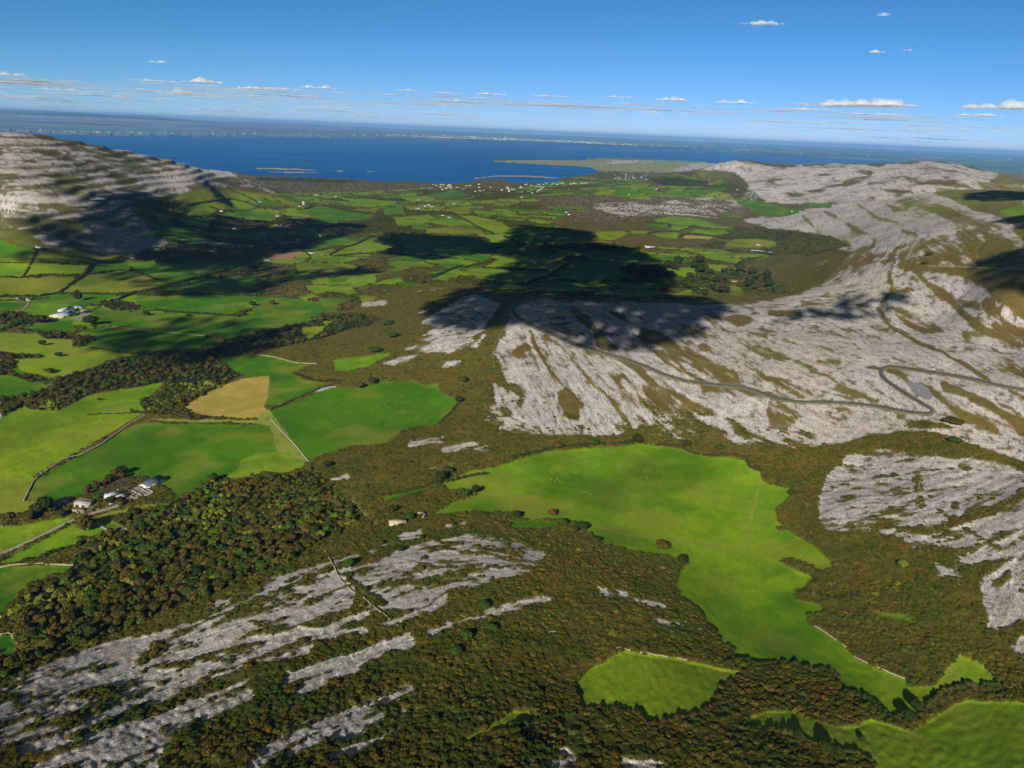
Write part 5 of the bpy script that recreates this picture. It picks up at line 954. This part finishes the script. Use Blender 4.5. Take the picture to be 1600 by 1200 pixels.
# stone pens beside the near farm, roofless fold by the stone barn
def pen(name, label, pts, h=1.3):
    w = [hit(u, v) for u, v in pts]; bs = []
    for k in range(len(w)-1):
        (ax, ay, az_), (bx, by, bz) = w[k], w[k+1]; L_ = math.hypot(bx-ax, by-ay); d = np.array([(bx-ax)/L_, (by-ay)/L_]); nrm = np.array([-d[1], d[0]])*.3
        v = np.array([(ax-nrm[0], ay-nrm[1], az_-1), (bx-nrm[0], by-nrm[1], bz-1), (bx+nrm[0], by+nrm[1], bz-1), (ax+nrm[0], ay+nrm[1], az_-1), (ax-nrm[0], ay-nrm[1], az_+h), (bx-nrm[0], by-nrm[1], bz+h), (bx+nrm[0], by+nrm[1], bz+h), (ax+nrm[0], ay+nrm[1], az_+h)])
        bs.append((v, box(0, 0, 0, 1, 1, 1)[1]))
    v, f = joinb(bs); tag(mesh_np(name, v, f, M_conc), label, 'pen wall')
A7 = lambda s: Z(60, 720, s, 7.27)
pen('pen_wall', 'concrete pen wall nearest the pale tin roofed house', A7("1060,340 1110,370 1170,398"), 1.8); pen('pen_wall', 'concrete pen wall running to the white walled shed', A7("1140,300 1200,340 1260,375 1310,365 1220,320"), 1.6)
pen('pen_wall', 'long low wall along the lower side of the near farm', A7("990,480 1080,440 1200,400 1310,372"), 1.0); pen('pen_wall', 'low wall beside the lane below the grey roofed barn', A7("460,580 560,545 600,530 640,575"), 1.0)
pen('pen_wall', 'white wall under the grey roofed barn', A7("430,590 500,600 560,580"), 1.2); pen('pen_wall', 'concrete partition in the middle of the farm pens', A7("1040,400 1090,430 1130,440"), 1.4)
pen('stone_fold', 'small roofless stone fold right of the long stone barn', Z(540, 770, "1120,340 1210,330 1240,380 1200,400", 10), 2.4)
def yard(name, pts, mat, zo=.35):
    w = np.array([hit(u, v, Hb) for u, v in pts]); c = w.mean(0)
    # fine patch following the ground
    n_ = len(w); rings = 8; V = [c]; F = []
    for r_ in range(1, rings+1):
        for k in range(n_): V.append(c+(w[k]-c)*r_/rings)
    V = np.array(V); V[:, 2] = ground(V[:, 0], V[:, 1])+zo
    T = [(0, 1+k, 1+(k+1) % n_) for k in range(n_)]; Qd = [(1+(r_-1)*n_+k, 1+r_*n_+k, 1+r_*n_+(k+1) % n_, 1+(r_-1)*n_+(k+1) % n_) for r_ in range(1, rings) for k in range(n_)]
    tag(mesh_np(name, V, [np.array(T), np.array(Qd)], mat), kind='structure')
yard('yard_ground', A7("960,470 1040,400 1060,345 1140,300 1230,330 1310,370 1200,410 1080,450 1000,490"), M_conc); yard('yard_ground', A7("420,520 560,530 680,470 700,490 620,540 700,560 640,590 560,560 460,600 420,580"), M_conc)
yard('yard_ground', A7("620,370 760,300 930,200 1100,290 1050,340 900,330 790,400 740,430"), flat('yard_shade', (58, 56, 50), .9, .15, .4)); yard('yard_ground', Z(60, 460, "700,500 850,430 980,370 1090,400 1000,480 860,570", 13.3), M_conc)  # first sheet: dark ground painted where tree shade fills the yard
yard('parking_area', Z(1200, 370, "860,915 960,922 1000,950 1030,1000 1005,1030 930,990"), flat('lay_by_gravel', (112, 114, 118), .95, .1, .3), .5)
def car(u, v, rgb, label, rz):
    x, y, z = hit(u, v); z += .75; root = bpy.data.objects.new('parked_car', None); COL.objects.link(root); root.location = (x, y, z); root.rotation_euler[2] = rz; tag(root, label, 'car')
    m = flat('car_paint', rgb, .35, .02)
    prof = [(-2.1, .35), (2.1, .35), (2.15, .75), (1.3, .9), (.7, 1.4), (-1.2, 1.45), (-1.9, .95), (-2.15, .85)]; k = len(prof)
    V = np.array([(a, s*(.85 if b < 1 else .68), b) for s in (-1, 1) for a, b in prof]); F4 = np.array([(i, (i+1) % k, k+(i+1) % k, k+i) for i in range(k)]); F8 = np.array([tuple(range(k))[::-1], tuple(range(k, 2*k))])
    bd = mesh_np('body', V, [F4, F8], m, root)
    for (x0, x1, z0, z1) in ((-1.1, -.2, .98, 1.34), (-.1, .75, .98, 1.32)):
        bv = joinb([box(x0, s*.84-.02, z0, x1, s*.84+.02, z1) for s in (-1, 1)]); mesh_np('window', bv[0], bv[1], M_glass, root)
    for sx in (-1.3, 1.3):
        for sy in (-.8, .8):
            a = np.arange(12)*math.pi/6; w = np.array([(sx+.33*math.cos(q), sy+o, .33+.33*math.sin(q)) for o in (-.1, .1) for q in a]); f = np.array([(i, (i+1) % 12, 12+(i+1) % 12, 12+i) for i in range(12)]); mesh_np('wheel', w, [f, np.array([tuple(range(12)), tuple(range(12, 24))])], M_dark, root)
car(1459, 578.5, (220, 220, 222), 'white car on the upper straight of the hairpin road', -.1); car(1436, 612, (150, 156, 166), 'silver car parked in the gravel lay-by at the hairpin', .6); car(174, 789, (200, 204, 208), 'white car on the lane in the near farm', .5); car(140, 800, (70, 90, 120), 'blue car beside the lane fork at the near farm', .4)
# tower house ruin with its white farm
def tower(u, v, w_, h, label):
    x, y, z = hit(u, v); bs = [box(-w_/2, -w_/2, -2, w_/2, w_/2, h)]
    for k in range(3):
        q = -w_/2+w_*.4*k; bs += [box(q, -w_/2-.02, h, q+w_*.2, -w_/2+.8, h+1.4), box(q, w_/2-.8, h, q+w_*.2, w_/2+.02, h+1.4)]
    vv_, ff = joinb(bs); o = mesh_np('tower_house', vv_, ff, M_grey); o.location = (x, y, z); tag(o, label, 'tower')
tower(474.5, 321, 12, 20, 'square grey tower house ruin beside the white farm in the valley')
# small houses: three shapes shared by all
HM = []
for k, (L_, W_, h_, mr) in enumerate(((15, 8, 3.2, M_slate), (19, 9, 3.4, M_slate), (13, 8, 5.4, M_rust))):
    v1, (q1, p1) = gable_body(L_, W_, h_, 2.8); v2, f2 = roof_slabs(L_, W_, h_, 2.8); ch = joinb([box(s*L_-.6, -.5, h_+2.2, s*L_+.6, .5, h_+4) for s in (-.45, .45)])
    V_ = np.concatenate([v1, v2, ch[0]]); F_ = [np.concatenate([q1, f2+len(v1), ch[1]+len(v1)+len(v2)]), p1]; me = mesh_np('house', V_, F_, M_white, link=False); me.materials.append(mr)
    mi = np.zeros(len(F_[0])+len(p1), np.int32); mi[len(q1):len(q1)+len(f2)] = 1; me.polygons.foreach_set('material_index', mi); HM.append(me)
def house(u, v, label, group=None, s=1.0, k=None, rz=None):
    p = hit(u, v)
    if p is None: return
    o = bpy.data.objects.new('house', HM[random.randint(0, 2) if k is None else k]); COL.objects.link(o); o.location = (p[0], p[1], p[2]); o.rotation_euler[2] = random.uniform(-.5, .5) if rz is None else rz; o.scale = (s, s, s); tag(o, label, 'house', group)
for u, v, lb in ((61, 387, 'white house at the top of the hedge under the grey hill'), (207, 404, 'white house in shade at the foot of the grey hill'), (346, 331, 'white farmhouse on the bright field under the hill end'), (367, 359, 'white house alone in the dark shaded field'), (392, 386, 'tan gabled house in the cloud shadow left of the tilled field'),
    (434, 338, 'bright white square house above the shaded rock outcrop'), (417, 380, 'tiny white house in the deep valley shadow'), (426, 387, 'low white house beside the tiny one in the deep valley shadow'), (444, 382, 'white bungalow in the valley shadow'), (466, 375, 'pale house in the valley shadow below the white cottage'), (487, 396, 'white house right of the brown tilled field'), (417, 407, 'white house below the left tip of the tilled field'),
    (502, 369, 'white cottage on the edge of the valley shadow'), (406, 316, 'pale house among trees at the foot of the hill end'), (479, 322, 'white farm building right of the tower house ruin'), (468, 322.5, 'long white farm building left of the tower house ruin'), (494, 305, 'small white house near the heath'), (525, 307, 'white house alone right of the small one near the heath'),
    (631, 336, 'small white house above the yellow lit field'), (650, 328, 'white house at the left of the mid valley hamlet'), (654, 326, 'second white house of the mid valley hamlet'), (665, 323, 'white house at the middle of the mid valley hamlet'), (670, 321, 'grey roofed house at the right of the mid valley hamlet'), (675, 323, 'last white house of the mid valley hamlet'), (692, 337, 'pale house above the large bright field'), (702, 340, 'house among bushes right of the pale one'),
    (710, 319, 'white house in the tree line of mid valley'), (718, 321, 'second white house in the tree line of mid valley'), (654, 313, 'white house by the hedge above the hamlet'), (740, 308, 'white house in the green fields under the village'), (815, 309, 'white house with a tree at the edge of the heath'), (885, 332, 'white house in the bright strip by the heath'), (889, 336, 'second white house in the bright strip by the heath'),
    (840, 410+3, 'white house in the trees of the shaded valley'), (983, 303.5, 'white house above the lit strip on the heath'), (1026, 296, 'white house by the dark cloud shade on the flats'), (1110, 288, 'white house on the flats below the domed hill'), (1136, 286, 'small white house right of its neighbour below the domed hill'), (1152, 297, 'white house near the pavement edge on the flats'), (1185, 383, 'tiny white house above the pair of white barns'),
    (1238, 331, 'white house on the green field between the limestone hills'), (1251, 331, 'second white house on the green field between the limestone hills'), (635, 395, 'small grey ruined house on the shaded field'), (1012, 270, 'white house on the neck of the coastal flats')):
    house(u, v, lb)
vill = [(700, 291), (790, 296), (740, 293), (830, 297), (870, 290), (900, 288), (820, 291), (690, 289)]
for k in range(78):
    c = vill[k % 8]; u = c[0]+random.gauss(0, 13); v = max(c[1]+random.gauss(0, 2.6), 288.6)
    if u > 850: v -= 2
    house(u, v, 'small white house in the coastal village by the bay', 'houses of the coastal village', random.uniform(.9, 1.5))
for k in range(26): house(random.uniform(955, 1010), random.uniform(272, 281), 'white house of the scattered settlement behind the village', 'houses of the scattered settlement')
for k in range(16): house(random.uniform(930, 990), random.uniform(253, 257), 'white house out on the coastal flats by the bay', 'houses on the coastal flats')
for k in range(8): house(random.uniform(1245, 1257), random.uniform(257.5, 260), 'white house on the low coast behind the far hills', 'houses behind the far hills')
# the town across the bay
r = np.random.RandomState(5); bs = []
def shore_v(u): return float(np.interp(u, [0, 90, 200, 400, 600, 800, 1000, 1200, 1300, 1480], [204, 209, 212, 213, 216, 220.5, 230, 241, 247, 255]))
for k in range(1100):
    m = r.rand()
    u = r.normal(760, 60) if m < .34 else r.normal(920, 45) if m < .52 else r.uniform(40, 1590); depth = abs(r.normal(0, 2.2)) if m < .52 else abs(r.normal(0, 1.6)) if u < 700 else r.uniform(0, 11)
    v = shore_v(u)-1.0-depth; d = ray(u, v); h_ = math.hypot(d[0], d[1])
    if d[2] >= -.004: continue
    dist_ = (CAMZ-12)/(-d[2])*h_; x, y = d[0]/h_*dist_, d[1]/h_*dist_
    if dist_ > 70000: continue
    z = float(ground(np.array([x]), np.array([y]))[0]); s = dist_/22000
    if z < 0: continue
    L_, W_, H_ = r.uniform(10, 40)*s, r.uniform(8, 18)*s, r.uniform(4, 11)*s*(1.0 if m < .5 else .7)
    v0_, f0_ = box(-L_/2, -W_/2, -8, L_/2, W_/2, H_); a = r.rand()*.8-.4; c, sn = math.cos(a), math.sin(a)
    bs.append((np.stack([v0_[:, 0]*c-v0_[:, 1]*sn+x, v0_[:, 0]*sn+v0_[:, 1]*c+y, v0_[:, 2]+z], 1), f0_))
vv_, ff = joinb(bs); tag(mesh_np('distant_town', vv_, ff, flat('weathered_render', (196, 192, 184), .9, .1, .01)), 'white houses of the town and shore settlements far across the bay', kind='stuff')

# ------------------------------------------------------------------ grazing animals
def animal(name):
    me = bpy.data.meshes.new(name)
    P_ = [(0, 0, 1.05, .30), (.55, 0, 1.08, .33), (-.65, 0, 1.02, .34), (.95, 0, 1.15, .2), (1.25, 0, .85, .14), (1.5, 0, .62, .11), (-.85, 0, .95, .22)]
    E = [(0, 1), (0, 2), (1, 3), (3, 4), (4, 5), (2, 6)]
    for (bx, par, kn) in ((.55, 1, -.05), (-.7, 2, .08)):
        for s in (-1, 1):
            i = len(P_); P_ += [(bx, s*.2, .72, .12), (bx-kn, s*.21, .4, .07), (bx, s*.21, .04, .06)]; E += [(par, i), (i, i+1), (i+1, i+2)]
    i = len(P_); P_ += [(-1.02, 0, .6, .035)]; E.append((6, i))
    me.from_pydata([p[:3] for p in P_], E, []); o = bpy.data.objects.new(name, me); COL.objects.link(o); sk = o.modifiers.new('s', 'SKIN')
    for q, sv in enumerate(me.skin_vertices[0].data): sv.radius = (P_[q][3], P_[q][3]); sv.use_root = q == 0
    o.modifiers.new('d', 'SUBSURF').levels = 1
    dg = bpy.context.evaluated_depsgraph_get(); m2_ = bpy.data.meshes.new_from_object(o.evaluated_get(dg)); bpy.data.objects.remove(o); return m2_
CM = {}
for nm, mt in (('white', flat('white_hide', (176, 172, 158), .9, .05)), ('black', flat('black_hide', (26, 24, 24), .8, .05)), ('brown', flat('brown_hide', (110, 72, 48), .8, .05))):
    m_ = animal('cow'); m_.materials.clear(); m_.materials.append(mt); CM[nm] = m_
def cow(u, v, kind_, label, group, s=.62):
    p = hit(u, v)
    if p is None: return
    o = bpy.data.objects.new('cow', CM[kind_]); COL.objects.link(o); o.location = (p[0], p[1], p[2]); o.rotation_euler[2] = random.random()*6.28; o.scale = (s, s, s); tag(o, label, 'cow', group)
for q_ in Z(800, 640, "475,280 495,272 590,258 605,262 405,342 430,340 455,320 470,335 497,353 540,345 640,368 670,350 245,437 270,452 300,455 315,463 280,440 360,397 405,400 390,398 412,470 450,520 485,530 470,515 900,565 915,555 1005,547 1405,640 1300,345 1310,340 735,350 755,318 845,430 830,390 1455,500 1490,575"):
    cow(*q_, 'white', 'white cow grazing in the large bright pasture', 'white cows of the large bright pasture')
for k, q_ in enumerate(Z(400, 370, "600,1077 655,1015 680,1020 755,1065 750,1080 805,1050 820,1070 850,1050 870,1045 880,1060 915,1003 920,1000 905,1000 1070,1017 775,1083 725,1085 760,1100 460,1105 500,1095 640,1110 560,1100 655,1085")):
    kd = 'white' if k % 3 != 1 else 'black'; cow(*q_, kd, kd+' cow grazing in the vivid pasture behind the tan headland', kd+' cows of the vivid pasture')
for k, q_ in enumerate(Z(400, 640, "20,300 30,290 55,325 60,360 75,340 95,330 110,345 140,320 185,320 70,355 160,335 45,310")):
    kd = 'black' if k % 3 else 'white'; cow(*q_, kd, kd+' cow in the rough corner beside the wood', kd+' cows of the rough corner')
for k, q_ in enumerate(Z(0, 640, "150,797 500,735 395,840 1130,437 275,745 420,740")): cow(*q_, 'black' if k != 2 else 'white', ('black' if k != 2 else 'white')+' cow in the small fields round the near farm', 'cows round the near farm')
for k, q_ in enumerate(Z(0, 370, "690,745 705,742 715,746 680,748 665,750")): cow(*q_, 'white', 'white cow resting above the brown wood', 'white cows above the brown wood')

# ------------------------------------------------------------------ clouds
mc, n, b = nodes('cloud'); n.nodes.remove(b); o_ = n.nodes['Material Output']; df = n.nodes.new('ShaderNodeBsdfDiffuse'); tr = n.nodes.new('ShaderNodeBsdfTranslucent'); ms_ = n.nodes.new('ShaderNodeMixShader')
df.inputs['Color'].default_value = (.93, .93, .94, 1); tr.inputs['Color'].default_value = (.93, .93, .95, 1); ms_.inputs[0].default_value = .45; n.links.new(df.outputs[0], ms_.inputs[1]); n.links.new(tr.outputs[0], ms_.inputs[2]); n.links.new(ms_.outputs[0], o_.inputs['Surface'])
def facets(C_, Nn, s, r):
    k = len(C_); Nn = Nn/np.linalg.norm(Nn, axis=1)[:, None]; t1 = np.cross(Nn, r.randn(k, 3)); t1 /= np.linalg.norm(t1, axis=1)[:, None]; t2 = np.cross(Nn, t1); s = s[:, None]
    q = np.stack([C_-t1*s, C_+t1*s*.2-t2*s, C_+t1*s, C_+t2*s], 1).reshape(-1, 3); return q, np.arange(k*4).reshape(-1, 4)
def airy(name, alpha):
    m = mc.copy(); m.name = name; n = m.node_tree; o_ = n.nodes['Material Output']; src = o_.inputs['Surface'].links[0].from_socket
    tp = n.nodes.new('ShaderNodeBsdfTransparent'); mx = n.nodes.new('ShaderNodeMixShader'); mx.inputs[0].default_value = alpha
    n.links.new(tp.outputs[0], mx.inputs[1]); n.links.new(src, mx.inputs[2]); n.links.new(mx.outputs[0], o_.inputs['Surface']); return m
mc_soft, mc_thin = airy('cloud_soft', .20), airy('cloud_thin', .11)
def sky_cloud(r, u, v, w, h, dens=1.0):
    """many overlapping airy puffs over a flat base"""
    d = ray(u, v); h_ = math.hypot(d[0], d[1]); el = d[2]/h_; dist_ = min(1000/max(el, .005), 52000); c = np.array([d[0]/h_*dist_, d[1]/h_*dist_, CAMZ+el*dist_]); mpp = dist_/FPX
    fw = np.array([d[0]/h_, d[1]/h_, 0]); rt = np.array([fw[1], -fw[0], 0]); W_, H_ = w*mpp, h*.85*mpp; npf = int(np.clip(w/max(h, 2)*5*dens, 7, 60)); V = []; F = []; n_ = 0
    hump = r.rand(4)*6.28
    for k in range(npf):
        px = (r.rand()-.5)*(r.rand()**.3); prof = (1-abs(2*px)**2)*(.55+.45*math.sin(px*9+hump[0])*math.sin(px*23+hump[1])); prof = max(prof, .15)
        hh = H_*prof*r.uniform(.25, 1.0); rx = max(hh*r.uniform(.7, 1.6), W_*r.uniform(.03, .09)); v0, f0 = ICO[2]
        q = v0*(1+.16*r.randn(len(v0), 1)); z = q[:, 2]; z = np.where(z < 0, z*.15, z)*hh*.95 + H_*.05*r.rand()
        V.append(c+rt*(px*W_+q[:, :1]*rx)+fw*((r.rand()-.5)*W_*.25+q[:, 1:2]*rx)+np.array([0, 0, 1])*z[:, None]); F.append(f0+n_); n_ += len(q)
    return np.concatenate(V), np.concatenate(F)
r = np.random.RandomState(3)
for (u, v, w, h, dn, lb) in ((1320, 166, 150, 15, 1.5, 'long white flat bottomed cloud low over the far right hills'), (1372, 165, 110, 17, 1.5, 'bright heaped cloud on the right end of the long white one'), (1580, 170, 130, 20, 1.3, 'large white cloud cut by the right edge of the sky'), (1527, 181, 70, 8, 1.2, 'small pale cloud under the large one at the right edge'), (1193, 38, 62, 11, .9, 'small fluffy cloud high in the clear blue'),
    (1376, 24, 28, 7, .5, 'tiny faint cloud highest in the blue'), (1369, 82, 32, 7, .9, 'tiny white cloud in the blue above the long one'), (1418, 79, 16, 5, .6, 'wisp right of the tiny white cloud'), (1148, 161, 62, 9, 1.2, 'white cloud left of the long flat bottomed one'), (1052, 157, 60, 9, 1.3, 'white cloud two places left of the long flat bottomed one'), (1014, 176, 36, 8, 1.0, 'small puff below the third white cloud'),
    (248, 98, 28, 7, .9, 'lone small cloud high on the left'), (318, 129, 60, 10, 1.2, 'brighter puff in the middle of the left cloud band'), (280, 147, 62, 9, .9, 'low cloud under the brighter puff on the left'), (398, 139, 56, 9, 1.1, 'white puff right of the brighter one in the left band'), (500, 138, 60, 8, 1.0, 'thin white cloud at mid left of the band'), (18, 118, 42, 9, 1.1, 'cloud at the left edge of the sky'),
    (240, 127, 80, 5, .7, 'grey flat cloud left of the brighter puff'), (440, 140, 90, 6, .7, 'grey flat cloud between the two white puffs'), (95, 141, 74, 6, .6, 'faint grey cloud low on the left'), (770, 148, 60, 6, 1.0, 'thin white cloud near the middle of the sky'), (700, 146, 70, 5, .7, 'thin grey cloud left of the middle of the sky'), (640, 142, 50, 5, .7, 'short grey cloud at mid sky left'), (965, 152, 54, 6, .8, 'faint flat cloud right of the middle'), (860, 151, 72, 5, .7, 'thin faint cloud at the middle right'), (720, 159, 72, 6, .8, 'pale cloud under the thin ones at mid sky'), (850, 164, 50, 6, .7, 'pale smudge of cloud over the bay'), (1260, 172, 90, 6, .9, 'thin streak under the long white cloud'), (1380, 180, 120, 6, .7, 'thin streak under the bright heaped cloud')):
    q, f = sky_cloud(r, u, v, w, h, dn); tag(mesh_np('cloud', q, f, mc_soft if dn > .85 else mc_thin, smooth=True), lb, 'cloud')
Vs = []; Fs = []; n_ = 0
for k in range(165):
    u = r.uniform(-40, 1640); el = r.uniform(12, 54); v = 178+.0417*u+2-el-abs(r.normal(0, 5)); w = r.uniform(40, 150)*(.6+el/60)
    q, f = sky_cloud(r, u, v, w, r.uniform(1.5, 3.5), .16); Vs.append(q); Fs.append(f+n_); n_ += len(q)
tag(mesh_np('thin_clouds', np.concatenate(Vs), np.concatenate(Fs), mc_thin, smooth=True), 'faint streaks of thin cloud low over the horizon', kind='stuff')
# broken clouds overhead, out of the picture, whose shade lies on the land
def over_cloud(pts, label, alt=1000, cover=4.2, edge=36, thick=45, cs=16, gapn=.0):
    w = [hit(u, v, Hb) for u, v in pts]; w = [p for p in w if p is not None]; w = np.array(w); zg = np.median(w[:, 2]); k = (alt-w[:, 2])/math.tan(SUN_EL); hx = np.array([math.sin(SUN_AZ), math.cos(SUN_AZ)])
    p = w[:, :2]+hx*k[:, None]; x0, y0 = p.min(0)-120; x1, y1 = p.max(0)+120; nx, ny = int((x1-x0)/cs)+1, int((y1-y0)/cs)+1
    xs = x0+np.arange(nx)*cs; ys = y0+np.arange(ny)*cs; X, Y = np.meshgrid(xs, ys, indexing='ij'); ins = np.zeros(X.shape, bool); m = len(p)
    for i in range(m):
        ax, ay = p[i]; bx, by = p[(i+1) % m]
        if ay == by: continue
        ins ^= ((Y < ay) != (Y < by)) & (X < (bx-ax)*(Y-ay)/(by-ay)+ax)
    dn = ins.astype(np.float32)
    for _ in range(max(int(edge/cs), 1)): dn = blur(dn, 1)
    dn = np.clip(dn*1.5-.42+(fbm(X, Y, 110, 4, 200)-.5)*1.9*(1-np.abs(2*dn-1)**2), 0, 1); dn = dn*(1-gapn*t(fbm(X, Y, 160, 3, 210), .5, .62))
    lam = dn*cover*cs*cs/260.0; cnt = RG.poisson(lam); I, J = np.nonzero(cnt > 0); rep = cnt[I, J]; I = np.repeat(I, rep); J = np.repeat(J, rep); kk = len(I)
    hgt = RG.rand(kk)*thick*dn[I, J]; px = xs[I]+(RG.rand(kk)-.5)*cs*1.3+hx[0]*hgt/math.tan(SUN_EL); py = ys[J]+(RG.rand(kk)-.5)*cs*1.3+hx[1]*hgt/math.tan(SUN_EL)
    Cc = np.stack([px, py, alt+hgt], 1); Nn = np.stack([RG.randn(kk)*.35, RG.randn(kk)*.35, np.ones(kk)], 1); q, f = facets(Cc, Nn, RG.uniform(9, 15, kk), RG); print('cloud', kk, Cc.mean(0).astype(int))
    tag(mesh_np('cloud', q, f, mc), label, 'cloud')
over_cloud(P("585,375 625,362 680,368 735,368 775,380 800,372 800,362 820,351 860,355 920,361 932,368 925,376 1000,392 1030,410 1040,425 1060,445 1045,460 1095,465 1115,475 1132,478 1125,492 1100,505 1077,530 1062,542 1037,550 990,545 950,552 900,542 875,530 837,512 807,505 800,515 787,513 760,510 735,517 690,507 660,500 655,485 680,470 700,462 735,450 760,440 765,432 805,422 775,420 780,415 810,405 775,397 720,400 667,407 645,402 610,400 590,395 610,387 620,385"), 'broad broken cloud overhead that shades the middle of the valley', gapn=.4)
over_cloud(P("180,402 215,375 225,350 262,340 300,338 345,335 400,345 430,348 475,340 520,348 570,352 575,362 540,370 500,380 470,392 430,398 415,402 405,410 440,420 470,425 540,418 585,420 600,415 595,425 560,430 500,432 450,440 430,450 400,457 340,465 300,462 250,458 215,452 165,440 160,428 185,422 240,420 250,410 190,405"), 'long cloud overhead that shades the left side of the valley', cover=3.4, gapn=.75)
over_cloud(P("140,320 165,300 200,296 225,300 260,318 285,325 262,345 262,380 240,396 190,398 130,394 100,383 120,370 100,345 130,335"), 'thin cloud overhead that dims the foot of the grey hill', cover=3.6, edge=60)
over_cloud(P("140,533 165,520 200,512 260,515 310,520 360,522 400,515 440,510 475,505 470,520 430,545 400,555 345,562 310,575 270,570 240,555 200,552 160,548"), 'narrow cloud overhead that shades the brown wood', cover=3.0, gapn=.5)
over_cloud(P("1530,400 1560,395 1600,388 1660,380 1660,480 1600,465 1570,450 1550,430 1530,415"), 'cloud overhead that shades the right hillside')
over_cloud(P("1495,305 1540,300 1660,300 1660,318 1560,313 1510,313"), 'thin cloud overhead that shades the top of the right ridge', edge=40, cover=3); over_cloud(P("1560,345 1600,336 1660,334 1660,360 1600,356"), 'small cloud overhead that shades the ridge near the right edge')
over_cloud(P("-150,1120 -20,1135 15,1155 30,1200 10,1280 -150,1320"), 'cloud overhead that shades the near left corner of the slope', edge=16)
over_cloud(P("1310,462 1400,458 1410,470 1370,482 1350,500 1360,508 1310,500 1200,505 1210,488 1310,480"), 'wisp of cloud overhead that dims part of the striped pavement', cover=1.2)
over_cloud(P("0,395 60,395 180,400 200,410 60,412 0,408"), 'wisp of cloud overhead over the olive field under the hill', cover=1.2)
over_cloud(P("230,498 330,493 400,500 400,520 300,515 240,510"), 'wisp of cloud overhead over the valley pastures', cover=1.3)
